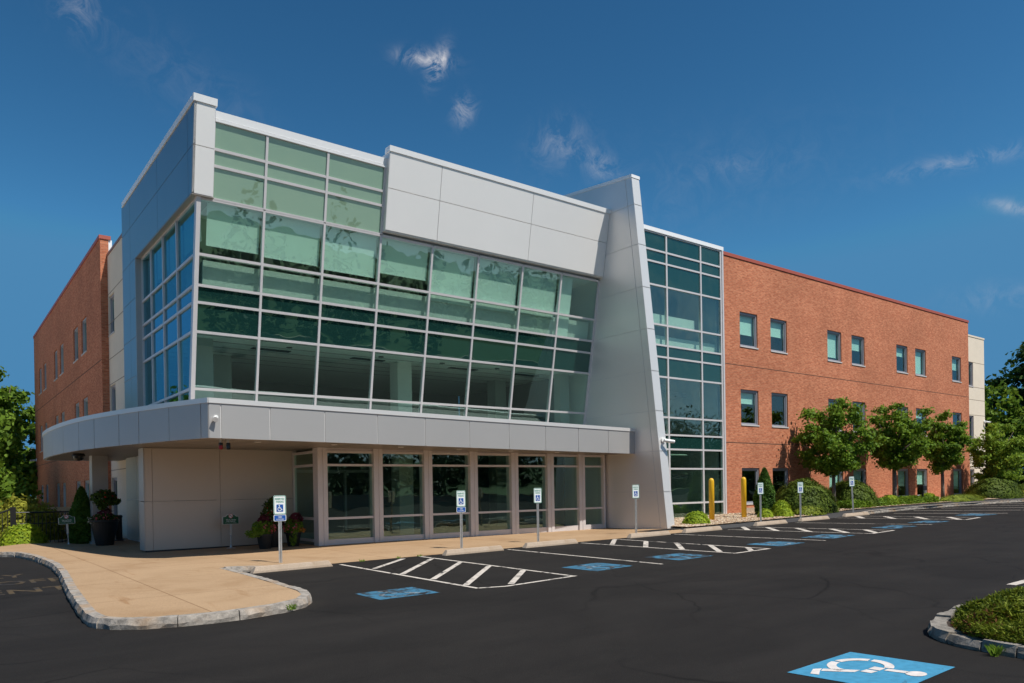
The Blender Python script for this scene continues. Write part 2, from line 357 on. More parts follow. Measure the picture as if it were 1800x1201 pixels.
M['leaf_conifer'] = leaf_mat('conifer_needles', (.010, .026, .012), (.03, .055, .022), .1)
M['leaf_burgundy'] = leaf_mat('burgundy_leaf', (.035, .008, .012), (.16, .03, .05), .2)
M['petal_pink'] = leaf_mat('pink_petal', (.40, .06, .09), (.75, .16, .18), .3)
M['petal_red'] = leaf_mat('red_petal', (.40, .02, .012), (.7, .06, .03), .3)
M['petal_white'] = leaf_mat('cream_petal', (.40, .38, .26), (.65, .62, .5), .3)
M['petal_orange'] = leaf_mat('orange_petal', (.6, .2, .03), (.75, .32, .06), .3)

# ------------------------------------------------------------------ ground
def gz(x): return -.2 + .0085 * max(-20., min(85., x))
def sheet(name, boundary, zf, mat, step=.6, kind='structure', holes=None):
    """triangulated ground sheet inside a polygon, with heights from zf"""
    b = [Vector((x, y)) for x, y in boundary]; n = len(b)
    # subdivide boundary
    pts = []
    for i in range(n):
        a, c = b[i], b[(i + 1) % n]; k = max(1, int((c - a).length / (step * 1.5)))
        pts += [a.lerp(c, t / k) for t in range(k)]
    nb = len(pts); edges = [(i, (i + 1) % nb) for i in range(nb)]
    xs = [p.x for p in pts]; ys = [p.y for p in pts]
    def inside(x, y):
        c = False; j = nb - 1
        for i in range(nb):
            if (pts[i].y > y) != (pts[j].y > y) and x < (pts[j].x - pts[i].x) * (y - pts[i].y) / (pts[j].y - pts[i].y) + pts[i].x: c = not c
            j = i
        return c
    y = min(ys) + step / 2
    inner = []
    while y < max(ys):
        x = min(xs) + step / 2
        while x < max(xs):
            if inside(x, y) and min((Vector((x, y)) - p).length for p in pts) > step * .35: inner.append(Vector((x, y)))
            x += step
        y += step
    V, E_, F, *_r = delaunay_2d_cdt(pts + inner, edges, [], 1, 1e-5)
    me = bpy.data.meshes.new(name); me.from_pydata([(p.x, p.y, zf(p.x, p.y)) for p in V], [], [tuple(f) for f in F])
    for p in me.polygons: p.use_smooth = True
    me.materials.append(mat); o = bpy.data.objects.new(name, me); COL.objects.link(o)
    if me.polygons and me.polygons[0].normal.z < 0: me.flip_normals()
    return tag(o, kind=kind)

mb = MB()
gx = [-900, -20, 0, 20, 40, 60, 85, 900]; gy = [-900, -60, 0, 40, 100, 900]
for i in range(len(gx) - 1):
    for j in range(len(gy) - 1):
        mb.quad(*[(x, y, gz(x) - .22) for x, y in ((gx[i], gy[j]), (gx[i + 1], gy[j]), (gx[i + 1], gy[j + 1]), (gx[i], gy[j + 1]))])
tag(mb.build('ground', M['grass']), kind='structure')
mb = MB()
ax = [-30, -20, 0, 20, 40, 60, 85, 110]
for i in range(len(ax) - 1):
    for y0, y1 in ((-13, 18.0),):
        mb.quad(*[(x, y, gz(x)) for x, y in ((ax[i], y0), (ax[i + 1], y0), (ax[i + 1], y1), (ax[i], y1))])
tag(mb.build('parking_lot', M['asphalt']), kind='structure')
mb = MB()
for x0, x1 in ((-30, -20), (-20, 3.2)):
    mb.quad((x0, 18.0, gz(x0)), (x1, 18.0, gz(x1)), (x1, 28.2, gz(x1)), (x0, 28.2, gz(x0)))
mb.quad((20, 18, gz(20)), (85, 18, gz(85)), (85, 18.9, gz(85)), (20, 18.9, gz(20)))
tag(mb.build('driveway', M['asphalt']), kind='structure')

mb = MB()
for x0, x1, y0, y1 in ((-120, -20, 29.3, 160), (-20, .2, 29.3, 160), (-120, -30.2, -40, 29.3)):
    mb.quad((x0, y0, gz(x0) - .1), (x1, y0, gz(x1) - .1), (x1, y1, gz(x1) - .1), (x0, y1, gz(x0) - .1))
tag(mb.build('bounce_ground', paint('pale_bounce_ground', (.52, .44, .34), .95, 0, .12, .6)), kind='structure')  # unseen pale ground, added to bounce sunlight onto the left walls
# --- sidewalk with its granite kerb
def wk(x, y): return .13 * (1 - ss(4.9, 7.2, x)) * (1 - ss(19, 23, y) * ss(2.7, 4.4, x))
def drop(x, y): return -ss(17.6, 22.0, y) * .11 * ss(9, 22, x)
def side_z(x, y): return gz(x) + wk(x, y) + .006 + drop(x, y)
kerb = [(-6, 27.75), (-1, 27.7), (1.2, 27.3), (1.95, 26.2), (2.2, 24.4), (2.29, 22.3), (2.3, 21.0), (2.2, 19.0), (2.05, 17.2), (1.9, 15.4), (1.76, 13.4), (1.68, 11.95),
        (1.72, 11.45), (1.9, 11.1), (2.2, 10.86), (2.6, 10.71), (3.1, 10.63), (3.6, 10.66), (4.1, 10.80), (4.5, 11.05), (4.76, 11.45), (4.88, 11.95), (4.94, 13.1), (5.02, 14.9), (5.04, 16.72)]
def offset(path, d):
    out = []
    for i, p in enumerate(path):
        a = Vector(path[max(i - 1, 0)]); c = Vector(path[min(i + 1, len(path) - 1)]); t = (c - a).normalized()
        out.append((p[0] - t.y * d, p[1] + t.x * d))
    return out
inner = offset(kerb, .15)
walk_poly = inner + [(5.04, 16.82), (7.5, 16.86), (12, 16.86), (17, 16.9), (20.8, 17.05), (21.5, 17.6), (22.4, 18.6), (22.4, 22.5), (9.6, 22.5), (9.6, 24.6), (6.1, 24.6), (6.1, 34.0), (3.6, 33.2), (2.6, 30.6), (1.6, 29.6), (-1, 29.2), (-6, 29.2)]
sheet('sidewalk', walk_poly, side_z, M['sidewalk'], .5)
# kerb stones: long granite blocks with open joints, one run
def kerb_run(path, w, zt, zb, seg, mat, seed, jag=.006):
    rr = random.Random(seed); mb = MB()
    P = [Vector(p) for p in path]; L = [0]
    for i in range(1, len(P)): L.append(L[-1] + (P[i] - P[i - 1]).length)
    def at(s):
        for i in range(1, len(P)):
            if s <= L[i] or i == len(P) - 1:
                t = (s - L[i - 1]) / max(1e-6, L[i] - L[i - 1]); return P[i - 1].lerp(P[i], t)
    s = 0
    while s < L[-1] - .05:
        ln = min(seg * rr.uniform(.7, 1.25), L[-1] - s); k = max(2, int(ln / .12))
        pts = []
        for q in range(k + 1):
            ss_ = s + .006 + (ln - .012) * q / k; p = at(ss_); t = (at(min(ss_ + .03, L[-1])) - at(max(ss_ - .03, 0))).normalized(); pts.append((p, Vector((-t.y, t.x))))
        dz = rr.uniform(-jag, jag); base = len(mb.v)
        for q, (p, nrm) in enumerate(pts):
            j = lambda a: rr.uniform(-a, a)
            o0 = p - nrm * (.012 + j(.012)); o1 = p + nrm * (.012 + j(.008)); i1 = p + nrm * w
            t_ = zt(p.x, p.y) + dz
            mid = p - nrm * (.018 + j(.016))
            mb.v += [(o0.x, o0.y, zb(p.x)), (mid.x, mid.y, (zb(p.x) + t_) / 2 + j(.015)), (o1.x, o1.y, t_ + j(.006)), (i1.x, i1.y, t_ + j(.003)), (i1.x, i1.y, zb(p.x))]
        for q in range(k):
            for e in range(4):
                mb.f.append((base + q * 5 + e, base + (q + 1) * 5 + e, base + (q + 1) * 5 + e + 1, base + q * 5 + e + 1))
        mb.f.append(tuple(base + e for e in (0, 1, 2, 3, 4))); mb.f.append(tuple(base + k * 5 + e for e in (4, 3, 2, 1, 0)))
        s += ln
    return mb
mbk = kerb_run(kerb, .15, lambda x, y: gz(x) + wk(x, y) + .012, lambda x: gz(x) - .02, 1.0, M['granite'], 3)
tag(mbk.build('kerb', M['granite']), kind='structure')
mbk = kerb_run([(5.04, 16.74), (5.6, 16.76), (6.6, 16.78), (7.4, 16.8)], .12, lambda x, y: gz(x) + wk(x, y) + .012, lambda x: gz(x) - .02, 1.2, M['granite'], 5)
tag(mbk.build('notch_kerb', M['granite']), kind='structure')

# --- planting bed along the brick wall, footpath, right hand kerb
def yfront(x): return float(np.interp(x, [22, 24.7, 27.3, 31, 36, 42, 50, 58, 70], [18.3, 18.55, 18.75, 19.05, 19.3, 19.7, 19.5, 18.9, 18.2]))
def zwall(x): return float(np.interp(x, [22, 30, 58, 70], [.07, .18, .62, .8]))
def bed_z(x, y):
    t = (y - yfront(x)) / (22.9 - yfront(x)); t = max(0, min(1, t))
    zf = gz(x) + (.05 + .13 * ss(31, 36, x))
    return zf + (zwall(x) - zf) * (1 - (1 - t) ** 1.6)
bx = [22.2, 24, 26, 28, 31, 34, 37, 40, 44, 48, 52, 56, 60, 66, 72]
bed_poly = [(x, yfront(x)) for x in bx] + [(72, 24.5), (58, 24.5), (57.9, 22.72), (30.2, 22.72), (22.2, 22.72)]
sheet('planting_bed', bed_poly, bed_z, M['gravel'], .7)
def path_z(x, y): return gz(x) + .006 + .13 * ss(31.5, 35, x)
def ycurb(x): return float(np.interp(x, [22, 26, 31, 34.5, 38, 42, 47, 53, 60, 72], [17.1, 17.25, 17.6, 18.02, 18.35, 18.5, 18.3, 17.6, 16.4, 14.0]))
px_ = [20.9, 22.2] + bx[1:]
path_poly = [(x, ycurb(x)) for x in px_] + [(x, yfront(x) + .02) for x in reversed(bx)] + [(21.6, 18.3)]
sheet('footpath', path_poly, path_z, M['path_asphalt'], .7)
rk = [(x, ycurb(x) + .02) for x in (34.3, 35, 36.5, 38, 40, 42, 44.5, 47, 50, 53, 56, 60, 66, 72)]
tag(kerb_run(rk, .15, lambda x, y: path_z(x, y) + .012, lambda x: gz(x) - .02, 2.0, M['stop'], 9).build('far_kerb', M['granite']), kind='structure')

# --- front island
isl = [(12.2, 2.2), (12.35, 3.2), (12.25, 3.85), (11.8, 4.16), (11.1, 4.26), (10.3, 4.25), (9.65, 4.18), (9.15, 4.05), (8.82, 3.89), (8.60, 3.68), (8.46, 3.43), (8.38, 3.15), (8.34, 2.8), (8.33, 2.2), (8.32, 1.4), (8.31, .4)]
isl_in = offset(isl, .17)
sheet('island_soil', isl_in + [(12.0, .4)], lambda x, y: gz(x) + .10, M['soil'], .3)
tag(kerb_run(isl, .17, lambda x, y: gz(x) + .115, lambda x: gz(x) - .02, .36, M['granite_grey'], 21, .016).build('island_kerb', M['granite_grey']), kind='structure')

# ------------------------------------------------------------------ road markings (sheets 4 mm above the asphalt)
def strip(mb, a, b, w, lift=.004):
    a = Vector(a); b = Vector(b); t = (b - a).normalized(); n = Vector((-t.y, t.x)) * w / 2
    k = max(1, int((b - a).length / 1.0))
    for i in range(k):
        p = a.lerp(b, i / k); q = a.lerp(b, (i + 1) / k)
        mb.quad(*[(v.x, v.y, gz(v.x) + lift) for v in (p - n, q - n, q + n, p + n)])
def marking(name, strips, w=.085, mat=None):
    mb = MB()
    for s in strips: strip(mb, s[0], s[1], s[2] if len(s) > 2 else w)
    return tag(mb.build(name, mat or M['white_line']), kind='structure')
marking('hatched_bay_marking', [((7.60, 16.55), (7.51, 10.81)), ((9.88, 16.79), (9.78, 10.87)), ((7.53, 10.83), (8.0, 10.66), .09), ((8.0, 10.66), (9.84, 10.86), .09)] +
        [(a, b, .12) for a, b in (((7.72, 15.09), (9.3, 16.6)), ((7.63, 13.69), (9.8, 16.06)), ((7.63, 12.49), (9.8, 14.79)), ((7.58, 11.30), (9.78, 13.62)), ((8.25, 10.84), (9.75, 12.37)))])
marking('stall_line', [((12.56, 16.61), (12.45, 10.98))])
marking('hatched_bay_marking', [((15.27, 16.60), (15.37, 11.25)), ((16.89, 16.85), (16.89, 11.31)), ((15.38, 11.27), (16.86, 11.35), .09)] +
        [(a, b, .14) for a, b in (((15.4, 15.45), (16.85, 16.78)), ((15.4, 14.17), (16.83, 15.47)), ((15.42, 12.92), (16.83, 14.30)), ((15.47, 11.78), (16.86, 13.16)), ((16.1, 11.31), (16.86, 11.96)))])
marking('stall_line', [((19.60, 16.75), (19.97, 11.60))])
marking('hatched_bay_marking', [((22.46, 16.74), (23.14, 11.89)), ((23.98, 17.22), (24.86, 12.03)), ((23.14, 11.9), (24.8, 12.05), .1)] +
        [(a, b, .18) for a, b in (((23.95, 17.2), (22.6, 16.02)), ((24.2, 16.34), (22.74, 14.96)), ((24.4, 15.30), (22.87, 13.82)), ((24.6, 14.12), (23.10, 12.68)), ((24.75, 12.98), (23.5, 11.94)))])
marking('stall_line', [((27.19, 17.09), (28.33, 12.39))])
marking('hatched_bay_marking', [((31.1, 17.7), (32.02, 12.70)), ((32.9, 17.7), (33.80, 12.90)), ((32.05, 12.72), (33.75, 12.92), .12)] +
        [(a, b, .22) for a, b in (((32.85, 17.6), (31.2, 16.4)), ((33.05, 16.4), (31.4, 15.2)), ((33.25, 15.2), (31.6, 14.0)), ((33.5, 14.0), (31.9, 12.9)))])
for k, (a, b) in enumerate([((35.87, 17.4), (37.7, 13.3)), ((38.9, 17.9), (41.2, 13.6)), ((42.2, 18.0), (44.8, 13.6)), ((45.6, 17.8), (48.4, 13.4)), ((49.0, 17.6), (52, 13.0)), ((52.6, 17), (56, 12.4)), ((56.5, 16.4), (60, 12))]):
    marking('stall_line', [(a, b, .13)])

def hc_shapes(stencil):
    """wheelchair emblem in a unit square (0..1), y up: list of polygons"""
    P = []
    def circ(cx, cy, r, n=18): return [(cx + r * math.cos(2 * math.pi * i / n), cy + r * math.sin(2 * math.pi * i / n)) for i in range(n)]
    def arc(cx, cy, r0, r1, a0, a1, n=14):
        for i in range(n):
            t0 = R(a0 + (a1 - a0) * i / n); t1 = R(a0 + (a1 - a0) * (i + 1) / n)
            P.append([(cx + r0 * math.cos(t0), cy + r0 * math.sin(t0)), (cx + r1 * math.cos(t0), cy + r1 * math.sin(t0)), (cx + r1 * math.cos(t1), cy + r1 * math.sin(t1)), (cx + r0 * math.cos(t1), cy + r0 * math.sin(t1))])
    P.append(circ(.42, .86, .085))
    if stencil:
        P.append([(.385, .79), (.455, .79), (.475, .60), (.40, .60)])
        P.append([(.40, .575), (.50, .575), (.50, .47), (.40, .47)]); P.append([(.53, .575), (.62, .565), (.62, .46), (.53, .47)])
        P.append([(.58, .44), (.67, .44), (.80, .20), (.72, .17)]); P.append([(.72, .16), (.80, .19), (.92, .26), (.93, .18), (.78, .11)])
        arc(.44, .36, .20, .28, 105, 185); arc(.44, .36, .20, .28, 192, 262); arc(.44, .36, .20, .28, 270, 352)
    else:
        P.append([(.375, .77), (.465, .77), (.50, .46), (.41, .46)]); P.append([(.43, .63), (.43, .56), (.66, .56), (.66, .63)])
        P.append([(.44, .50), (.44, .43), (.68, .43), (.72, .50)]); P.append([(.64, .46), (.72, .48), (.82, .22), (.75, .19)]); P.append([(.75, .19), (.79, .27), (.90, .31), (.92, .24)])
        arc(.45, .37, .22, .30, 100, 345, 26)
    return P
def hc_square(o, ux, uy, name, bmat, wmat, label, stencil=True):
    """painted emblem square on the asphalt: o corner, ux/uy edge vectors"""
    o = Vector(o); ux = Vector(ux); uy = Vector(uy)
    def at(a, b, l): p = o + ux * a + uy * b; return (p.x, p.y, gz(p.x) + l)
    mb = MB(); mb.quad(at(0, 0, .004), at(1, 0, .004), at(1, 1, .004), at(0, 1, .004)); s = mb.build(name, bmat)
    tag(s, kind='structure')
    mb = MB()
    for poly in hc_shapes(stencil): mb.quad(*[at(a, b, .008) for a, b in poly])
    mb.build('wheelchair_emblem', wmat, s); return s
for q in [[(5.67, 11.82), (6.77, 11.92), (6.77, 10.86), (5.65, 10.86)], [(10.59, 12.14), (11.71, 12.21), (11.80, 11.22), (10.63, 11.09)], [(13.29, 12.27), (14.62, 12.33), (14.58, 11.27), (13.28, 11.22)],
          [(17.64, 12.56), (19.0, 12.67), (18.98, 11.62), (17.68, 11.55)], [(20.54, 12.73), (22.1, 13.0), (22.24, 11.95), (20.75, 11.80)], [(25.73, 13.28), (27.3, 13.43), (27.23, 12.40), (25.60, 12.38)],
          [(29.09, 13.63), (30.6, 13.66), (30.7, 12.77), (29.18, 12.76)], [(35.1, 14.44), (36.66, 14.42), (36.7, 13.31), (35.0, 13.34)]]:
    a, b, c, d = [Vector(p) for p in q]
    hc_square(d, c - d, a - d, 'accessible_stall_marking', M['blue_worn'], M['white_worn'], '')
# fresh square in the foreground: emblem head points along +X
hc_square((7.44, 4.07), (-1.19, -.04), (.10, -.96), 'foreground_stall_marking', M['blue_line'], M['white_fresh'], '')
hc_square((14.0, 4.62), (-1.2, 0), (.0, -.96), 'foreground_stall_marking', M['blue_line'], M['white_fresh'], '')
marking('stall_line', [((13.7, 4.80), (17, 4.86), .14)])

def text_mesh(s, size=1., align='CENTER', bold=0.):
    cu = bpy.data.curves.new('t', 'FONT'); cu.body = s; cu.size = size; cu.align_x = align; cu.fill_mode = 'FRONT'; cu.offset = bold; cu.resolution_u = 2
    o = bpy.data.objects.new('t', cu); COL.objects.link(o); dg = bpy.context.evaluated_depsgraph_get(); dg.update()
    me = bpy.data.meshes.new_from_object(o.evaluated_get(dg)); bpy.data.objects.remove(o); bpy.data.curves.remove(cu)
    vs = [tuple(v.co) for v in me.vertices]; fs = [tuple(p.vertices) for p in me.polygons]; bpy.data.meshes.remove(me)
    return vs, fs
def add_text(mb, s, width, height, place, bold=0.):
    """scale the lettering to a width x height box centred on 0, place(a,b)->xyz"""
    vs, fs = text_mesh(s, 1., bold=bold); xs = [v[0] for v in vs]; ys = [v[1] for v in vs]
    n = len(mb.v); cx = (min(xs) + max(xs)) / 2; cy = (min(ys) + max(ys)) / 2; kx = width / (max(xs) - min(xs)); ky = height / (max(ys) - min(ys))
    mb.v += [place((v[0] - cx) * kx, (v[1] - cy) * ky) for v in vs]; mb.f += [tuple(n + i for i in f) for f in fs]
mb = MB()
for s, xc, yc, w, h in (('PATIENT', .63, 16.85, 3.1, .78), ('DROP OFF', .55, 18.55, 3.4, .78), ('ONLY', .75, 20.1, 1.85, .78)):
    add_text(mb, s, w, h, lambda a, b: (xc + a, yc + b, gz(xc + a) + .004), .01)
tag(mb.build('road_lettering', M['yellow_line']), kind='structure')

# ------------------------------------------------------------------ the office building
B = empty('office_building', (6, 22, 0), 'three storey brick and silver panelled office building with green glass front and wide canopy', 'building')
TR = lambda Y: (lambda u, d, z: (u, Y + d, z))          # wall facing -Y, d = depth into the wall
TL = lambda X: (lambda u, d, z: (X + d, u, z))          # wall facing -X
def wall(mb, T, u0, u1, z0, z1, ops, depth):
    us = sorted({u0, u1, *[o[0] for o in ops], *[o[1] for o in ops]}); zs = sorted({z0, z1, *[o[2] for o in ops], *[o[3] for o in ops]})
    for i in range(len(us) - 1):
        for j in range(len(zs) - 1):
            um = (us[i] + us[i + 1]) / 2; zm = (zs[j] + zs[j + 1]) / 2
            if any(o[0] < um < o[1] and o[2] < zm < o[3] for o in ops): continue
            mb.quad(T(us[i], 0, zs[j]), T(us[i + 1], 0, zs[j]), T(us[i + 1], 0, zs[j + 1]), T(us[i], 0, zs[j + 1]))
    for a, b, c, d in ops:
        mb.quad(T(a, 0, c), T(a, depth, c), T(a, depth, d), T(a, 0, d)); mb.quad(T(b, 0, c), T(b, 0, d), T(b, depth, d), T(b, depth, c))
        mb.quad(T(a, 0, d), T(a, depth, d), T(b, depth, d), T(b, 0, d)); mb.quad(T(a, 0, c), T(b, 0, c), T(b, depth, c), T(a, depth, c))
def window(T, a, b, c, d, parent, blind, rec=.06, dep=.15, fw=.075):
    w = MB()
    w.box(a, a + fw, rec, rec + dep, c, d, T); w.box(b - fw, b, rec, rec + dep, c, d, T)
    w.box(a + fw, b - fw, rec, rec + dep, d - fw * 1.3, d, T); w.box(a + fw, b - fw, rec, rec + dep, c, c + fw * .7, T)
    i = fw; s = .05
    w.box(a + i, a + i + s, rec + .05, rec + .12, c + fw * .7, d - fw * 1.3, T); w.box(b - i - s, b - i, rec + .05, rec + .12, c + fw * .7, d - fw * 1.3, T)
    w.box(a + i + s, b - i - s, rec + .05, rec + .12, d - fw * 1.3 - s, d - fw * 1.3, T); w.box(a + i + s, b - i - s, rec + .05, rec + .12, c + fw * .7, c + fw * .7 + s, T)
    o = w.build('window', M['alu_grey'], parent)
    g = MB(); t = rng.uniform(-.006, .006)
    g.box(a + i + s, b - i - s, rec + .08, rec + .088, c + fw * .7 + s, d - fw * 1.3 - s, T); g.build('pane', M['glass_win'], o)
    k = MB(); k.box(a - .02, b + .02, -.035, rec + .06, c - .055, c + .004, T); k.build('sill', M['sill'], o)
    if blind:
        k = MB(); z0 = d - .1 - (d - c - .2) * blind; k.box(a + .1, b - .1, rec + .2, rec + .206, z0, d - .1, T); k.box(a + .1, b - .1, rec + .192, rec + .214, z0 - .03, z0, T); k.build('blind', M['blind'], o)
    return o
YB = 22.71
WR = [(31.63, 33.08), (34.2, 35.65), (39.57, 41.02), (42.14, 43.59), (47.43, 48.86), (49.9, 51.35), (55.2, 56.6)]
ROWS = [(8.38, 10.06), (4.52, 6.25), (.62, 2.39)]
ops = [(a, b, c, d) for c, d in ROWS for a, b in WR]
w = MB(); wall(w, TR(YB), 30.2, 57.83, -.3, 12.64, ops, .3)
w.quad((57.83, YB, -.3), (57.83, 26, -.3), (57.83, 26, 12.64), (57.83, YB, 12.64))
bw = w.build('brick_wall', M['brick'], B); bw['label'] = 'long sunlit red brick wall with three rows of windows'
j = MB()
for z in (7.40, 3.60): j.box(30.2, 57.83, -.006, .002, z, z + .035, TR(YB))
j.build('shelf_angle_joint', paint('dark_joint_line', (.12, .05, .03), .9), bw)  # dark strip for the joint between storeys
BL = [.62, .5, .88, .45, .35, 1., .5, .35, 0, 0, .42, 0, .3, 0, 0, 0, .6, .45, .6, .55, .8]
for i, o in enumerate(ops): window(TR(YB), *o, bw, BL[i])
w = MB(); w.box(30.18, 57.87, -.04, .4, 12.62, 12.78, TR(YB)); w.build('coping', M['coping_red'], B)
w = MB(); w.box(31.6, 33.0, -.06, .0, .02, .42, TR(YB)); w.build('vent_block', M['stop'], B)
# left wing
WLs = [(40.6, 42.1), (43.2, 44.67), (48.37, 49.8), (50.87, 52.3), (56.12, 57.55), (58.7, 60.15)]
opl = [(a, b, c, d) for c, d in ((8.38, 10.06), (4.52, 6.25), (.36, 2.27)) for a, b in WLs]
w = MB(); wall(w, TL(5.99), 36.74, 62.9, -.5, 12.64, opl, .3)
w.quad((5.99, 36.74, -.5), (6.32, 36.74, -.5), (6.32, 36.74, 12.64), (5.99, 36.74, 12.64)); w.quad((5.99, 62.9, -.5), (16, 62.9, -.5), (16, 62.9, 12.64), (5.99, 62.9, 12.64))
bl = w.build('brick_wall', M['brick'], B); bl['label'] = 'shaded brick side wall of the building'
j = MB()
for z in (7.40, 3.60): j.box(36.76, 62.88, -.006, .002, z, z + .035, TL(5.99))
j.build('shelf_angle_joint', bpy.data.materials['dark_joint_line'], bl)
for i, o in enumerate(opl): window(TL(5.99), *o, bl, [.8, .6, 1, .7, .5, 1][i % 6])
w = MB(); w.box(36.7, 62.95, -.04, .42, 12.62, 12.78, TL(5.99)); w.build('coping', M['coping_red'], B)
w = MB(); w.box(6.32, 6.46, 36.76, 37.0, 11.9, 12.62); w.build('flashing', M['coping_white'], B)
# beige end bays
def beige(T, u0, u1, z0, ztop, ops_, lines, name):
    w = MB(); wall(w, T, u0, u1, z0, ztop, ops_, .25); o = w.build('stone_wall', M['beige'], B)
    j = MB()
    for z in lines: j.box(u0, u1, -.006, .002, z, z + .03, T)
    j.build('panel_joint', bpy.data.materials['dark_joint_line2'], o)
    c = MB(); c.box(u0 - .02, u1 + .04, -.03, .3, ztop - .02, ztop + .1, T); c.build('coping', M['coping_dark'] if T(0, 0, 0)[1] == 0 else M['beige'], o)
    for q in ops_: window(T, *q, o, .35 if q[2] > 8 else 0)
    return o
paint('dark_joint_line2', (.30, .24, .18), .9)  # darker strip colour for the joints of the stone walls
o = beige(TR(23.25), 57.84, 61.9, -.2, 11.95, [(59.0, 59.95, 8.38, 10.1), (59.0, 59.95, 4.5, 6.25), (59.0, 59.95, .6, 2.4)], (10.1, 8.32, 7.4, 6.3, 2.45), 'r')
w = MB(); w.quad((61.9, 23.25, -.2), (61.9, 40, -.2), (61.9, 40, 11.95), (61.9, 23.25, 11.95)); w.build('end_wall', M['beige'], B)
o = beige(TL(6.27), 32.06, 36.74, -.4, 11.9, [(35.45, 36.6, 8.43, 10.1), (35.45, 36.6, 4.5, 6.25), (35.45, 36.6, .5, 2.3)], (10.2, 8.9, 7.4, 6.3, 2.6), 'l')

# silver box: side wall, corner panel, upper panel
YG = lambda z: 24.34 - .1755 * z
TG = lambda off=0.: (lambda u, d, z: (u, YG(z) + off + d, z))
def panels(rects, T, mat, parent, name, gap=.022, thick=.05, back=.02):
    """flat cladding panels with open joints over a light backing"""
    mb = MB()
    for a, b, c, d in rects: mb.box(a + gap / 2, b - gap / 2, 0, thick, c + gap / 2, d - gap / 2, T)
    o = mb.build(name, mat, parent)
    bk = MB()
    for a, b, c, d in rects: bk.box(a + .005, b - .005, back, thick + .1, c + .005, d - .005, T)
    bk.build('joint_backing', M['joint'], o); return o
# left face (X = 5.98): band above the window and pier beyond it, slanted front edge
def slant_panel(mb, y1, z0, z1, x0, x1):
    a, b = YG(z0) - .16, YG(z1) - .16
    P = [(x0, a, z0), (x0, y1, z0), (x0, y1, z1), (x0, b, z1)]; Q = [(x1, p[1], p[2]) for p in P]
    mb.quad(*P); mb.quad(*Q[::-1])
    for i in range(4): mb.quad(P[i], Q[i], Q[(i + 1) % 4], P[(i + 1) % 4])
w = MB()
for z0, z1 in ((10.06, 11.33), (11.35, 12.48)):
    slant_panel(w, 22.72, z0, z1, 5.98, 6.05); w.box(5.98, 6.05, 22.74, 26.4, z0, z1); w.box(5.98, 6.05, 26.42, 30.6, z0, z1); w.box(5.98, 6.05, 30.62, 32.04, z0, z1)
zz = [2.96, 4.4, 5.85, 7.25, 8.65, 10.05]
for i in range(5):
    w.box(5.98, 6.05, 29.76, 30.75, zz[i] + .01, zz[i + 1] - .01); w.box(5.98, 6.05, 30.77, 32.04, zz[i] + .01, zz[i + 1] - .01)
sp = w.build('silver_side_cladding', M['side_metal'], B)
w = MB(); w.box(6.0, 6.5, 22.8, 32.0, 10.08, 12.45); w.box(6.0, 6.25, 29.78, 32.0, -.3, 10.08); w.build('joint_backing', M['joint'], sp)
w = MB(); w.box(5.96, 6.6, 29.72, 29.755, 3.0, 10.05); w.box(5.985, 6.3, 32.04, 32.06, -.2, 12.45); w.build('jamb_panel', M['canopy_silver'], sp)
w = MB(); P = [(5.985, YG(10.05) - .15), (6.6, YG(10.05) - .15), (6.6, 29.75), (5.985, 29.75)]; w.prism(P, 10.03, 10.055); w.build('box_soffit', M['soffit'], B)
# ground storey of the side wall, set under the canopy
w = MB()
for z0, z1 in ((-.1, 1.38), (1.4, 2.95)):
    w.box(5.98, 6.05, 27.5, 30.2, z0, z1); w.box(5.98, 6.05, 30.22, 32.04, z0, z1)
lw_ = w.build('side_entry_cladding', M['canopy_silver'], B)
w = MB(); w.box(5.965, 5.98, 29.3, 29.42, 1.5, 1.85); w.build('door_reader', M['plastic_black'], lw_)
w = MB(); w.box(5.985, 6.03, 24.7, 27.5, -.1, 2.95); w.build('side_door_glass', M['spandrel'], B)
# corner panel
T = TG(-.16)
o = panels([(5.98, 6.57, 10.05, 11.34), (5.98, 6.57, 11.34, 12.48)], T, M['white_silver'], B, 'corner_panel')
w = MB(); w.box(5.955, 6.60, -.03, .25, 12.47, 12.66, T); w.box(5.955, 6.25, 0.25, 9.9, 12.47, 12.66, lambda u, d, z: (u, YG(12.5) - .16 + d, z)); w.build('coping', M['coping_white'], B)
# upper panel over the front
zs = [10.16, 11.47, 12.60]; xs = [12.03, 14.03, 18.05, 22.0]
o = panels([(xs[i], xs[i + 1], zs[k], zs[k + 1]) for i in range(3) for k in range(2)], TG(-.22), M['white_silver'], B, 'upper_front_panel')
w = MB(); w.box(12.03, 12.05, .0, .9, 10.16, 12.6, TG(-.22)); w.box(12.03, 22.0, .03, .24, 10.13, 10.16, TG(-.22)); w.build('panel_return', M['silver'], o)
w = MB(); w.box(12.0, 22.0, -.03, .3, 12.59, 12.76, TG(-.22)); w.build('coping', M['coping_white'], B)
w = MB(); w.box(6.6, 12.03, -.04, .5, 12.22, 12.42, TG()); w.box(6.6, 12.03, -.06, .0, 12.13, 12.20, TG()); w.build('coping', M['coping_white'], B)

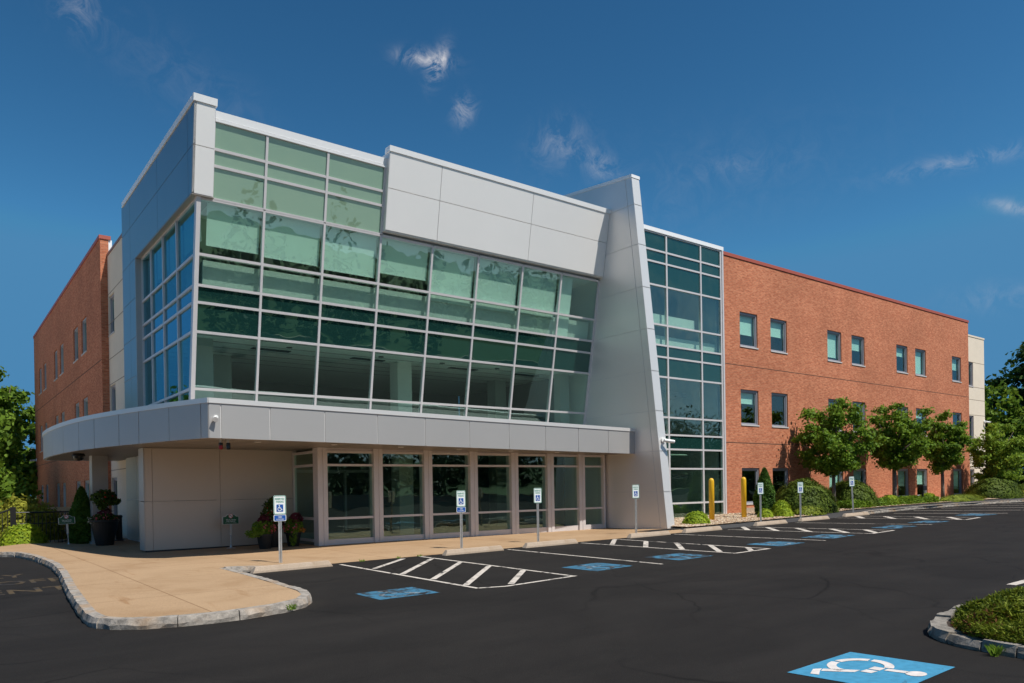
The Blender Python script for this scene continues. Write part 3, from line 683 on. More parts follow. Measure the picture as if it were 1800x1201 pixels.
# ---- front curtain wall
def grid_frame(T, us, zs, wv=.072, wh=.075, out=.04, inn=.1):
    mb = MB()
    for i, u in enumerate(us): mb.box(u - wv / 2, u + wv / 2, -out, inn, zs[0], zs[-1], T)
    for z in zs:
        for i in range(len(us) - 1): mb.box(us[i] + wv / 2, us[i + 1] - wv / 2, -out + .006, inn - .006, z - wh / 2, z + wh / 2, T)
    return mb
def pane_set(T, us, zs, rows, wob=.004, th=.012):
    mb = MB()
    for k in rows:
        for i in range(len(us) - 1):
            t1, t2 = rng.uniform(-wob, wob), rng.uniform(-wob, wob); uc = (us[i] + us[i + 1]) / 2; zc = (zs[k] + zs[k + 1]) / 2
            TT = (lambda t1, t2, uc, zc: lambda u, d, z: T(u, d + t1 * (u - uc) + t2 * (z - zc), z))(t1, t2, uc, zc)
            mb.box(us[i] + .03, us[i + 1] - .03, .01, .01 + th, zs[k] + .03, zs[k + 1] - .03, TT)
    return mb
UF = [6.22, 8.1, 10.02, 12.0, 14.0, 15.95, 18.0, 19.95, 21.96]; ZF = [3.7, 4.67, 6.31, 7.14, 7.62, 8.48, 10.02]
cf = grid_frame(TG(), UF, ZF).build('curtain_wall', M['alu'], B); cf['label'] = 'outward leaning grid of pale mullions and green glass'
for band in ([0, 1], [4, 5]): pane_set(TG(), UF, ZF, band).build('glass', M['glass'], cf)
pane_set(TG(), UF, ZF, [2, 3]).build('spandrel_glass', M['spandrel'], cf)
UT = [6.57, 8.1, 10.02, 12.0]; ZT = [10.05, 10.95, 11.40, 12.16]
ct = grid_frame(TG(), UT, ZT).build('curtain_wall', M['alu'], B); pane_set(TG(), UT, ZT, [0, 1, 2]).build('spandrel_glass', M['spandrel_top'], ct)
w = MB(); w.box(6.14, 6.26, -.085, .12, 3.7, 10.04, TG()); w.build('corner_post', M['alu'], cf)
# side curtain wall, its first bay follows the lean of the front
US = [24.87, 26.62, 28.3, 29.7]; XS_ = 6.2
sf = grid_frame(TL(XS_), US, ZF, out=.05).build('side_curtain_wall', M['alu'], B)
w = MB()
for z in ZF: w.box(0, 1, -.044, .09, z - .04, z + .04, lambda u, d, z_: (XS_ + d, YG(z_) + .12 + u * (24.83 - YG(z_) - .12), z_))
w.build('rail', M['alu'], sf)
def side_panes(rows, mat, nm):
    mb = pane_set(TL(XS_), US, ZF, rows, .003)
    for k in rows:
        z0, z1 = ZF[k] + .03, ZF[k + 1] - .03
        P = [(YG(z0) + .1, z0), (24.84, z0), (24.84, z1), (YG(z1) + .1, z1)]
        mb.prism(P, XS_ + .01, XS_ + .022, lambda a, b, c: (c, a, b))
    mb.build(nm, mat, sf)
side_panes([0, 1], M['glass_side'], 'glass'); side_panes([4, 5], M['glass_side'], 'glass'); side_panes([2, 3], M['spandrel_side'], 'spandrel_glass')

# ---- fin wall ("blade")
FX0, FX1 = 22.0, 22.43
fy = lambda z: 19.14 + .1137 * z
FZ = [-.12, 1.35, 2.9, 4.45, 6.0, 7.65, 9.3, 11.0, 12.6]
def ztop(y): return 13.76 + .09 * (y - 20.7)
fin = MB()
def fin_piece(y0a, y1a, y0b, y1b, z0, z1a, z1b, x, dx):
    P = [(x, y0a, z0), (x, y1a, z0), (x, y1b, z1b), (x, y0b, z1a)]; Q = [(x + dx, p[1], p[2]) for p in P]
    fin.quad(*P); fin.quad(*Q[::-1])
    for i in range(4): fin.quad(P[i], Q[i], Q[(i + 1) % 4], P[(i + 1) % 4])
g = .012
for i in range(len(FZ)):
    z0 = FZ[i] + g; z1 = (FZ[i + 1] if i + 1 < len(FZ) else 13.7) - g
    for x in (FX0, FX1 - .04):
        ed = .34
        if i + 1 < len(FZ):
            fin_piece(fy(z0), fy(z0) + ed - g, fy(z1), fy(z1) + ed - g, z0, z1, z1, x, .04)
            fin_piece(fy(z0) + ed + g, 25.0, fy(z1) + ed + g, 25.0, z0, z1, z1, x, .04)
        else:
            fin_piece(fy(z0), fy(z0) + ed - g, fy(z1), fy(z1) + ed - g, z0, z1, z1 + .03, x, .04)
            fin_piece(fy(z0) + ed + g, 25.0, fy(z1) + ed + g, 25.0, z0, z1 + .03, ztop(25.0), x, .04)
fo = fin.build('fin_wall', M['silver'], B); fo['label'] = 'tall tapering silver fin wall beside the entrance glass'
w = MB()
for i in range(len(FZ)):
    z0 = FZ[i] + g; z1 = (FZ[i + 1] if i + 1 < len(FZ) else 13.7) - g
    w.quad((FX0 + .003, fy(z0) - .004, z0), (FX1 - .003, fy(z0) - .004, z0), (FX1 - .003, fy(z1) - .004, z1), (FX0 + .003, fy(z1) - .004, z1))
w.build('fin_edge', M['silver'], fo)
w = MB()
P = [(fy(-.2) + .03, -.2), (25.0, -.2), (25.0, ztop(25) - .02), (fy(13.7) + .03, 13.66)]
w.prism(P, FX0 + .02, FX1 - .02, lambda a, b, c: (c, a, b)); w.build('joint_backing', M['joint'], fo)
w = MB(); P = [(fy(13.72) - .03, 13.68), (25.0, ztop(25) - .01), (25.0, ztop(25) + .10), (fy(13.72) - .03, 13.80)]
w.prism(P, FX0 - .02, FX1 + .02, lambda a, b, c: (c, a, b)); w.build('coping', M['coping_white'], fo)
w = MB(); w.box(FX0 + .03, FX1 - .03, 19.2, 25, -.3, -.115); w.build('fin_base', M['int_dark'], fo)

# ---- stair bay
UB = [22.5, 23.9, 26.23, 28.6, 30.08]; ZB = [-.02, .77, 2.33, 3.2, 3.84, 4.62, 6.4, 7.28, 7.8, 8.7, 10.42, 11.44, 11.95, 12.5]
ZB = [-.02, .77, 2.33, 3.2, 3.84, 4.62, 6.4, 7.28, 7.8, 8.7, 10.42, 11.44, 11.95, 12.72]
TB = TR(22.66)
stf = grid_frame(TB, UB, ZB, .09, .078).build('stair_curtain_wall', M['alu'], B)
vis = [0, 1, 2, 4, 5, 8, 9]; spn = [3, 6, 7, 10, 11]
for band in ([0, 1, 2], [4, 5], [8, 9]): pane_set(TB, UB, ZB, band, .004).build('glass', M['glass'], stf)
for band in ([3], [6, 7], [10, 11, 12]): pane_set(TB, UB, ZB, band, .004).build('spandrel_glass', M['spandrel'], stf)
w = MB(); w.box(22.43, 30.26, -.08, .4, 12.745, 12.92, TB); w.build('coping', M['coping_white'], B)
w = MB(); w.box(30.135, 30.24, -.08, .1, -.1, 12.74, TB); w.build('corner_post', M['alu'], stf)

# ---- entrance glazing
YE = 22.42
UE = [9.69, 11.61, 13.5, 15.39, 17.23, 18.97, 20.6, 21.88]
TE = TR(YE)
w = MB()
for i, u in enumerate(UE):
    hw = .16 if i < 7 else .1
    w.box(u - hw, u - .02, -.14, .2, -.3, 2.96, TE)
    if i < 7: w.box(u + .02, u + hw, -.14, .2, -.3, 2.96, TE)
    w.box(u - .02, u + .02, -.12, .2, -.3, 2.96, TE)
en = w.build('entrance_glazing', M['alu'], B); en['label'] = 'ground floor glazing between broad pale posts under the canopy'
ZE = [.0, .72, 2.4, 2.80]
w = MB()
for i in range(7):
    a, b = UE[i] + .16, UE[i + 1] - (.16 if i < 6 else .1)
    w.box(a, b, -.06, .12, -.3, .06, TE)
    for z in (.72, 2.4): w.box(a, b, -.05, .1, z - .035, z + .035, TE)
    w.box(a, b, -.06, .12, 2.78, 2.86, TE); w.box(a, b, -.02, .12, 2.86, 2.96, TE)
w.build('transom', M['alu'], en)
w = MB()
for i in range(7):
    a, b = UE[i] + .15, UE[i + 1] - (.15 if i < 6 else .09)
    for z0, z1 in ((.05, .70), (.74, 2.38), (2.42, 2.79)):
        t = rng.uniform(-.004, .004); w.box(a, b, .01, .022, z0, z1, (lambda t, a: lambda u, d, z: (u, YE + d + t * (u - a), z))(t, a))
w.build('glass', M['glass_entry'], en)
# glazed return beside the panelled wall
w = MB(); TRt = TL(9.60)
for y in (22.66, 24.36): w.box(y - .04, y + .04, -.05, .06, -.2, 2.95, TRt)
for z in (.03, .72, 2.4, 2.82): w.box(22.70, 24.32, -.045, .055, z - .04, z + .04, TRt)
rt = w.build('return_glazing', M['alu'], B)
w = MB(); w.box(22.70, 24.32, .0, .012, .0, 2.82, TRt); w.build('glass', M['glass_entry'], rt)
# panelled ground storey wall under the canopy
YW = 24.42
zs3 = [-.1, 1.36, 2.95]; xs3 = [5.05, 5.26, 7.22, 9.56]
o = panels([(xs3[i], xs3[i + 1], zs3[k], zs3[k + 1]) for i in range(3) for k in range(2)], TR(YW), M['entry_panel'], B, 'entry_wall', .009, .05)
w = MB()
for z0, z1 in ((-.1, 1.35), (1.37, 2.95)): w.box(5.02, 5.05, YW + .002, 25.05, z0, z1)
w.box(5.05, 6.05, 25.0, 25.05, -.1, 2.95); w.build('wall_end_panel', M['canopy_silver'], o)
w = MB(); w.box(5.08, 9.54, YW + .03, YW + .2, -.3, -.1); w.build('wall_base', M['int_dark'], o)

# ---- canopy
def chaikin(p, n=2):
    for _ in range(n):
        q = [p[0]]
        for a, b in zip(p[:-1], p[1:]): q += [(a[0] * .75 + b[0] * .25, a[1] * .75 + b[1] * .25), (a[0] * .25 + b[0] * .75, a[1] * .25 + b[1] * .75)]
        p = q + [p[-1]]
    return p
cur = [(3.75, 35.2), (3.48, 34.2), (3.38, 32.6), (3.36, 30.7), (3.45, 28.5), (3.62, 26.6), (3.88, 25.1), (4.22, 23.6), (4.56, 22.35), (4.95, 21.0), (5.5, 19.46)]
cfront = lambda x: 19.46 + .077 * (x - 5.5)
cdz = lambda x: -.0062 * max(0., x - 5.5)
curve = chaikin(cur[:-1], 2) + [cur[-1]]
xj = [5.81, 7.09, 8.66, 10.33, 12.01, 13.73, 15.42, 17.12, 18.79, 20.44]
# joints along the curve (Y positions) and along the front
jy = [33.6, 30.4, 28.4, 26.5, 25.2, 23.57, 22.48, 21.0, 19.75]
def resample(path, maxlen=.25):
    out = [Vector(path[0])]
    for a, b in zip(path[:-1], path[1:]):
        a = Vector(a); b = Vector(b); k = max(1, int((b - a).length / maxlen)); out += [a.lerp(b, (i + 1) / k) for i in range(k)]
    return out
front = [(5.5, 19.46)] + [(x, cfront(x)) for x in xj] + [(22.0, cfront(22.0))]
CAN0, CAN1 = 2.95, 3.82
w = MB()
def fascia(mb, pts, z0, z1, th, out=0.):
    """vertical ribbon with thickness along plan points"""
    n = len(pts); O = []; I = []
    for i, p in enumerate(pts):
        t = (pts[min(i + 1, n - 1)] - pts[max(i - 1, 0)]).normalized(); nr = Vector((t.y, -t.x))
        O.append(p + nr * out); I.append(p + nr * (out - th))
    for i in range(n - 1):
        a, b, c, d = O[i], O[i + 1], I[i + 1], I[i]
        q3 = lambda p, z: (p.x, p.y, z + cdz(p.x))
        mb.quad(q3(a, z0), q3(b, z0), q3(b, z1), q3(a, z1)); mb.quad(q3(d, z0), q3(d, z1), q3(c, z1), q3(c, z0))
        mb.quad(q3(a, z1), q3(b, z1), q3(c, z1), q3(d, z1)); mb.quad(q3(a, z0), q3(d, z0), q3(c, z0), q3(b, z0))
    for i in (0, n - 1):
        a, d = O[i], I[i]; mb.quad((a.x, a.y, z0), (a.x, a.y, z1), (d.x, d.y, z1), (d.x, d.y, z0))
cv = resample(curve, .2)
segs = []; curseg = [cv[0]]; ji = 0
for p, q in zip(cv[:-1], cv[1:]):
    while ji < len(jy) and q.y <= jy[ji] < p.y:
        t = (p.y - jy[ji]) / (p.y - q.y); m_ = p.lerp(q, t); curseg.append(m_); segs.append(curseg); curseg = [m_.copy()]; ji += 1
    curseg.append(q)
segs.append(curseg)
for s in segs:
    if (s[-1] - s[0]).length < .05: continue
    s = [s[0].lerp(s[1], min(.9, .016 / max(.001, (s[1] - s[0]).length)))] + s[1:-1] + [s[-1].lerp(s[-2], min(.9, .016 / max(.001, (s[-1] - s[-2]).length)))]
    fascia(w, s, CAN0, CAN1, .04)
for a, b in zip(front[:-1], front[1:]):
    a = Vector(a); b = Vector(b); t = (b - a).normalized(); fascia(w, [a + t * .013, b - t * .013], CAN0, CAN1, .04)
can = w.build('entrance_canopy', M['canopy_silver'], B); can['label'] = 'deep silver canopy with a curved end over the entrance'
w = MB(); fascia(w, cv, CAN0 + .01, CAN1, .08, -.02); fascia(w, [Vector(p) for p in front], CAN0 + .01, CAN1, .08, -.02); w.build('joint_backing', M['joint'], can)
w = MB(); fascia(w, cv, CAN1, 3.945, .2, .025); fascia(w, [Vector(p) for p in front], CAN1, 3.945, .2, .025); w.build('coping', M['silver'], can)
plan = [(p.x, p.y) for p in cv] + front[1:] + [(22.0, 24.6), (6.3, 24.6), (6.3, 35.2)]
pin = [(p[0] + .03, p[1] + .03) for p in plan[:len(cv) + len(front) - 1]] + plan[len(cv) + len(front) - 1:]
w = MB(); w.quad(*[(p[0], p[1], 3.84 + cdz(p[0])) for p in pin]); w.build('canopy_roof', paint('roof_membrane', (.30, .29, .28), .9), can)
w = MB(); w.quad(*[(p[0], p[1], 2.965 + cdz(p[0])) for p in pin]); so = w.build('canopy_soffit', M['soffit'], can)
w = MB()   # recessed lights and plank joints of the soffit
for x in (7.1, 9.4, 11.7, 14.0, 16.3, 18.6): w.lathe([(.09, 0), (.09, .012), (.02, .012)], (x, cfront(x) + 1.0, 2.95 + cdz(x)), 14)
w.build('downlight', M['coping_white'], so)
w = MB()
for k in range(26):
    y = 20.4 + k * .55
    x0 = np.interp(y, [19.5, 21.05, 22.35, 23.6, 25.1, 26.6, 28.5, 30.7, 33], [5.6, 5.1, 4.7, 4.36, 4.0, 3.75, 3.6, 3.5, 3.5]); x1 = min(22., 5.5 + (y - 19.46) / .077) - .2
    if y > 24.3: x1 = 6.25
    w.box(x0, x1, y, y + .018, 2.955, 2.963, lambda a, b, c: (a, b, c + cdz(a)))
w.build('plank_joint', M['int_grey'], so)
w = MB(); w.box(4.55, 5.05, 30.2, 30.75, -.25, 1.36); w.box(4.55, 5.05, 30.2, 30.75, 1.38, 2.96); w.box(4.57, 5.03, 30.22, 30.73, 1.3, 1.4); w.box(4.5, 5.1, 30.15, 30.8, -.3, -.08)
w.build('canopy_column', M['canopy_silver'], can)

# ---- roof, back and rooms (so that glass looks into something)
w = MB()
w.box(6.4, 22.2, 22.6, 45, 12.0, 12.1); w.box(22.4, 57.8, 22.95, 45, 12.3, 12.4); w.box(6.4, 16, 45, 62.8, 12.3, 12.4); w.box(57.8, 61.8, 23.5, 40, 11.7, 11.8)
w.build('roof', M['int_grey'], B)
w = MB()
for z0, z1 in ((6.4, 7.55), (3.3, 3.8)): w.box(6.35, 22.0, 23.75 if z1 < 5 else 23.35, 33, z0, z1)
w.box(6.35, 22.0, 22.75, 33, 10.1, 11.0); w.build('floor_slab', M['ceiling'], B)
w = MB(); w.box(6.35, 21.9, 33, 33.1, -.2, 12); w.box(9.5, 21.9, 30.2, 30.3, -.2, 3.2); w.box(9.62, 9.72, 24.75, 30.2, -.2, 3.2)
w.box(12.2, 12.3, 27, 33, 7.6, 10.1); w.box(21.93, 22.0, 24.9, 33, -.2, 12); w.box(6.32, 6.36, 29.8, 33, 2.9, 12); w.build('interior_wall', M['int_grey'], B)
w = MB(); w.box(6.45, 21.85, .22, .30, 7.56, 8.40, TG()); w.build('knee_wall', M['int_white'], B)
w = MB()
w.box(14.0, 14.6, 25.2, 25.8, -.2, 10.1); w.build('interior_column', M['int_white'], B)
w = MB(); w.box(7.9, 8.5, 27.2, 27.8, -.2, 10.1); w.box(20.0, 20.6, 27.2, 27.8, -.2, 10.1)
w.box(6.5, 7.1, 24.5, 25.1, 3.8, 10.1); w.box(21.2, 21.7, 24.2, 24.6, 3.8, 10.1); w.build('interior_column', M['int_mid'], B)
w = MB(); w.box(9.7, 21.9, 22.62, 30, -.2, -.09); w.box(6.4, 21.9, 24, 33, 3.8, 3.82); w.build('interior_floor', M['carpet'], B)
w = MB()   # blinds of the third floor, each lowered to its own height
for i, zb in enumerate([8.83, 8.78, 8.72, 8.92, 8.3, 8.3, 8.36, None]):
    if zb is None: continue
    a, b = UF[i] + .10 + (.18 if i == 0 else 0), UF[i + 1] - .07; w.box(a, b, .16, .168, zb, 9.98, TG()); w.box(a, b, .15, .178, zb - .03, zb, TG())
w.box(UF[7] + .1, UF[7] + .75, .16, .168, 7.7, 9.98, TG()); w.build('blind', M['blind'], cf)
w = MB()
for (y0, y1, zb) in ((22.95, 24.75, 8.9), (24.97, 26.5, 8.5), (26.72, 28.2, 8.9), (28.4, 29.6, 8.7)): w.box(y0, y1, .16, .168, zb, 9.95, TL(XS_))
w.build('blind', M['blind'], sf)
w = MB()   # ceiling fittings of the second floor
for x in (8.6, 12.2, 16.4, 19.6): w.box(x, x + 1.3, 25.2, 25.5, 6.375, 6.398)
for x in (9.6, 13.0, 15.6, 18.2): w.lathe([(.1, 0), (.1, .02)], (x, 24.6, 6.375), 12)
for y in (24.0, 24.9, 25.8, 26.7, 27.6, 28.5): w.box(6.4, 22, y, y + .02, 6.39, 6.399)
w.build('ceiling_fitting', M['int_dark'], B)
w = MB(); w.box(9.8, 10.5, 25.0, 25.08, 9.42, 9.48); lm_, lnt, lb_ = new_mat('lamp_glow'); lb_.inputs['Emission Color'].default_value = (1, .72, .25, 1); lb_.inputs['Emission Strength'].default_value = 1.6; w.build('ceiling_lamp', lm_, B)
# lobby: inner doors and counter seen through the entrance glass
w = MB()
for x in (10.2, 11.2, 12.2, 13.2): w.box(x - .04, x + .04, 26.0, 26.1, -.1, 2.3)
w.box(10.2, 13.2, 26.0, 26.1, 2.25, 2.35); w.box(10.2, 13.2, 26.0, 26.1, -.1, .1); w.build('inner_door_frame', M['alu_grey'], B)
w = MB(); w.box(14.6, 17.6, 27.5, 28.2, -.1, 1.0); w.box(14.5, 17.7, 27.4, 28.3, 1.0, 1.06); w.build('reception_desk', M['int_grey'], B)
# stairwell
w = MB(); w.box(22.5, 30.1, 27.0, 27.1, -.2, 12.3); w.box(30.0, 30.1, 22.9, 27, -.2, 12.3); w.box(22.5, 30.1, 25.4, 27, 3.7, 3.9); w.box(22.5, 30.1, 25.4, 27, 7.5, 7.7)
w.build('stairwell_wall', M['int_mid'], B)
w = MB()
for (x0, z0, x1, z1, y) in ((23.2, -.1, 27.2, 1.9, 25.0), (27.2, 1.9, 23.4, 3.8, 24.0), (23.2, 3.8, 27.2, 5.7, 25.0), (27.2, 5.7, 23.4, 7.6, 24.0)):
    w.prism([(x0, z0), (x1, z1), (x1, z1 + .3), (x0, z0 + .3)], y - .6, y + .6, lambda a, b, c: (a, c, b))
w.box(27.2, 28.4, 23.4, 25.6, 1.9, 2.1); w.box(27.2, 28.4, 23.4, 25.6, 5.7, 5.9); w.build('staircase', M['int_grey'], B)
w = MB()
for (x0, z0, x1, z1, y) in ((23.2, 1.0, 27.2, 3.0, 24.4), (27.2, 3.0, 23.4, 4.9, 23.4), (23.2, 4.8, 27.2, 6.8, 24.4), (27.2, 6.8, 23.4, 8.7, 23.4)):
    w.tube([(x0, y, z0), (x1, y, z1)], .035); w.tube([(x0, y, z0 - .45), (x1, y, z1 - .45)], .02)
    for k in range(7): t = k / 6; w.tube([(x0 + (x1 - x0) * t, y, z0 + (z1 - z0) * t), (x0 + (x1 - x0) * t, y, z0 + (z1 - z0) * t - .9)], .015, 6)
w.tube([(27.2, 23.4, 3.0), (28.4, 23.4, 3.0)], .035); w.build('stair_rail', M['steel_rail'], B)
w = MB(); w.box(24.2, 28.5, 22.95, 23.0, 8.72, 9.25); w.box(24.0, 30.0, 22.95, 23.0, 7.82, 8.3); w.box(24.4, 24.9, 22.9, 23.3, 7.7, 10.4); w.build('landing_wall', M['int_white'], B)
# dark rooms behind the brick walls' windows
w = MB(); w.box(30.3, 57.6, 25.2, 25.3, -.2, 12.3); w.box(8.5, 8.6, 36.9, 62.6, -.2, 12.3); w.box(57.9, 61.8, 25.5, 25.6, -.2, 11.6); w.box(8.5, 8.6, 33.2, 36.9, -.2, 11.8)
for z in (3.5, 7.3): w.box(30.3, 57.6, 23.05, 25.2, z, z + .3); w.box(6.35, 8.5, 36.9, 62.6, z, z + .3)
w.build('room_wall', M['int_dark'], B)

# ------------------------------------------------------------------ site furniture
# reserved parking signs
def plate(w, h, r, t, n=5):
    P = []
    for cx, cy, a0 in ((w / 2 - r, h / 2 - r, 0), (-w / 2 + r, h / 2 - r, 90), (-w / 2 + r, -h / 2 + r, 180), (w / 2 - r, -h / 2 + r, 270)):
        for i in range(n + 1): a = R(a0 + 90 * i / n); P.append((cx + r * math.cos(a), cy + r * math.sin(a)))
    return P
SY = lambda a, b, c: (a, -c, b)      # sign plane: a right, b up, c towards -Y
def sign_shift(o3): return lambda a, b, c: (o3[0] + a, o3[1] - c, o3[2] + b)
def parking_sign(base, label, van, height=1.64):
    x, y, z = base
    e = empty('parking_sign', base, label, 'parking sign', 'reserved parking signs along the stalls')
    p = MB()
    p.box(x - .012, x + .012, y + .022, y + .028, z - .1, z + height - .03); p.box(x - .030, x - .012, y + .004, y + .028, z - .1, z + height - .03); p.box(x + .012, x + .030, y + .004, y + .028, z - .1, z + height - .03)
    p.box(x - .042, x - .030, y + .002, y + .006, z - .1, z + height - .03); p.box(x + .030, x + .042, y + .002, y + .006, z - .1, z + height - .03)
    p.build('post', M['galv'], e)
    c = (x, y, z + height - .228)
    S = sign_shift(c)
    q = MB(); q.prism(plate(.305, .457, .035, 0), 0, .004, S); s = q.build('sign_panel', M['sign_white'], e)
    q = MB(); P = plate(.295, .447, .03, 0); I = plate(.267, .419, .022, 0)
    for i in range(len(P)):
        k = (i + 1) % len(P); q.quad(*[S(a, b, .0065) for a, b in (P[i], P[k], I[k], I[i])])
    add_text(q, 'RESERVED', .225, .048, lambda a, b: S(a, b + .145, .0065), .02); add_text(q, 'PARKING', .19, .048, lambda a, b: S(a, b + .078, .0065), .02)
    q.build('lettering', M['sign_teal'], s)
    q = MB(); q.prism(plate(.165, .175, .012, 0), .004, .0065, lambda a, b, c_: S(a, b - .075, c_)); q.build('emblem_ground', M['sign_blue'], s)
    q = MB()
    for poly in hc_shapes(False): q.quad(*[S((a - .5) * .16, (b - .5) * .17 - .075, .009) for a, b in poly])
    q.build('wheelchair_emblem', M['sign_white'], s)
    if van:
        V = sign_shift((x, y, z + height - .228 - .228 - .082))
        q = MB(); q.prism(plate(.305, .152, .025, 0), 0, .004, V); v = q.build('van_plate', M['sign_white'], e)
        q = MB(); q.prism(plate(.28, .128, .018, 0), .004, .0062, V); q.build('blue_ground', M['sign_blue'], v)
        q = MB(); add_text(q, 'VAN', .09, .034, lambda a, b: V(a, b + .022, .009), .02); add_text(q, 'ACCESSIBLE', .19, .024, lambda a, b: V(a, b - .03, .009), .01); q.build('lettering', M['sign_white'], v)
    return e
parking_sign((6.66, 17.85, -.14), 'reserved parking sign with blue van plate in front of the flower pots', True)
parking_sign((11.9, 17.9, -.10), 'reserved parking sign with blue van plate before the entrance glass', True)
s3 = parking_sign((14.62, 17.8, -.065), 'reserved parking sign without van plate before the entrance glass', False)
for loc, lab, rz, ln in (((18.95, 17.85, -.01), 'reserved parking sign standing in front of the silver fin wall', -.08, 0), ((25.9, 17.75, .0), 'reserved parking sign in front of the slim columnar evergreen', -.18, 0),
                     ((28.6, 17.7, .0), 'reserved parking sign in front of the largest clipped yew', -.22, 0), ((33.9, 18.3, .225), 'leaning reserved parking sign where the raised kerb begins', -.3, .05)):
    copy_thing(s3, loc, lab, (0, -ln, rz))

# wheel stops
def wheel_stop(x0, x1, y, label, src=[None]):
    L_ = 1.9; c = ((x0 + x1) / 2, y, gz((x0 + x1) / 2))
    if src[0] is None:
        mb = MB(); h = .14; P = [(-.09, 0), (.09, 0), (.085, .05), (.05, h), (-.05, h), (-.085, .05)]
        k = 8; base = len(mb.v)
        for i in range(k + 1):
            t = i / k; xx = -L_ / 2 + L_ * t; e = .10 if i in (0, k) else 0
            for a, b in P: mb.v.append((xx + (math.copysign(b * .6, -xx) if i in (0, k) else 0), a, b))
        for i in range(k):
            for q in range(6): mb.f.append((base + i * 6 + q, base + (i + 1) * 6 + q, base + (i + 1) * 6 + (q + 1) % 6, base + i * 6 + (q + 1) % 6))
        mb.f.append(tuple(base + q for q in range(6))); mb.f.append(tuple(base + k * 6 + q for q in range(5, -1, -1)))
        o = mb.build('wheel_stop', M['stop'], bevel=.008); src[0] = o
    else: o = src[0].copy(); COL.objects.link(o)
    o.location = c; o.scale = ((x1 - x0) / L_, 1, 1)
    o.rotation_euler = (0, -.0085, .02)
    return tag(o, label, 'wheel stop', 'concrete wheel stops along the stalls')
for a, b, y, l in ((5.45, 7.3, 16.36, 'concrete wheel stop nearest the rounded sidewalk corner'), (10.4, 12.3, 16.5, 'concrete wheel stop at the second sign from the left'), (13.1, 15.1, 16.6, 'concrete wheel stop at the third sign from the left'),
                   (17.4, 19.35, 16.75, 'concrete wheel stop directly before the silver fin wall'), (20.15, 22.2, 16.85, 'concrete wheel stop right of the fin wall, before the stair glass'), (24.6, 26.7, 17.15, 'concrete wheel stop below the sign at the columnar evergreen'),
                   (28.0, 30.2, 17.4, 'concrete wheel stop below the sign at the largest yew'), (32.0, 34.2, 17.75, 'concrete wheel stop touching the start of the raised kerb')):
    wheel_stop(a, b, y, l)
# bollards
def bollard(loc, label, src=[None]):
    if src[0] is None:
        e = empty('bollard', loc, label, 'bollard', 'yellow bollards before the stair bay'); x, y, z = loc
        m = MB(); m.lathe([(.112, 0), (.112, 1.66), (.108, 1.70), (.095, 1.745), (.07, 1.78), (.035, 1.80), (.001, 1.805)], (x, y, z), 24); m.build('sleeve', M['yellow'], e, smooth=True)
        m = MB(); m.lathe([(.28, -.12), (.28, .0), (.24, .03)], (x, y, z), 20); m.build('footing', M['stop'], e)
        src[0] = e; return e
    return copy_thing(src[0], loc, label)
bollard((26.15, 20.3, .06), 'yellow bollard standing in front of the stair glass')
bollard((28.45, 20.35, .10), 'yellow bollard standing in front of the brick wall')
# smoke free signs
def smoke_sign(base, label, tilt=0, src=[None]):
    if src[0] is None:
        x, y, z = base; e = empty('smoke_free_sign', base, label, 'sign', 'green smoke free signs')
        m = MB(); m.lathe([(.14, 0), (.12, .015), (.045, .03), (.03, .09), (.018, .11), (.018, .42)], (x, y, z), 14); m.build('post', M['galv'], e)
        m = MB(); m.box(x - .03, x + .03, y - .008, y + .008, z + .42, z + .80); m.lathe([(.018, 0), (.035, .03), (.03, .05)], (x, y, z + .37), 12); m.build('strap', M['galv'], e)
        def outline(k):
            w, h = .235 * k, .14 * k; P = [(-w, -h), (w, -h), (w, h * .55), (w * .72, h * .6)]
            for i in range(9): a = R(20 + 140 * i / 8); P.append((.62 * w * math.cos(a), h * .55 + .62 * h * math.sin(a) * .95 - .0))
            return P + [(-w * .72, h * .6), (-w, h * .55)]
        S = sign_shift((x, y - .01, z + .89))
        m = MB(); m.prism(outline(1.06), 0, .008, S); b_ = m.build('sign_board', M['sign_white'], e)
        m = MB(); m.prism(outline(1.0), .008, .012, S); m.build('green_ground', M['sign_dkgreen'], b_)
        m = MB(); add_text(m, 'This is a Smoke', .30, .04, lambda a, b: S(a, b - .01, .014), .01); add_text(m, 'Free Property', .26, .04, lambda a, b: S(a, b - .06, .014), .01); add_text(m, 'Thank you for your cooperation', .34, .018, lambda a, b: S(a, b - .105, .014)); 
        n_ = 20; m.quad(*[S(.07 * math.cos(2 * math.pi * i / n_), .105 + .07 * math.sin(2 * math.pi * i / n_), .014) for i in range(n_)]); m.build('lettering', M['sign_white'], b_)
        m = MB()
        for i in range(n_):
            a0, a1 = 2 * math.pi * i / n_, 2 * math.pi * (i + 1) / n_; m.quad(*[S(r * math.cos(a), .105 + r * math.sin(a), .017) for r, a in ((.052, a0), (.068, a0), (.068, a1), (.052, a1))])
        m.quad(*[S(a, b, .0175) for a, b in ((-.045, .14), (-.035, .15), (.045, .07), (.035, .06))]); m.build('prohibition_ring', M['sign_red'], b_)
        m = MB(); m.box(-.04, .03, -.0, .003, .098, .112, lambda a, c, b: S(a, b, .0155 + c)); m.build('cigarette', M['plastic_black'], b_)
        src[0] = e; return e
    return copy_thing(src[0], base, label, (0, tilt, -.1))
smoke_sign((7.35, 23.85, -.13), 'green smoke free sign on a steel post before the panelled wall')
smoke_sign((3.82, 30.35, -.16), 'leaning green smoke free sign beside the yellow green bushes', -.06)

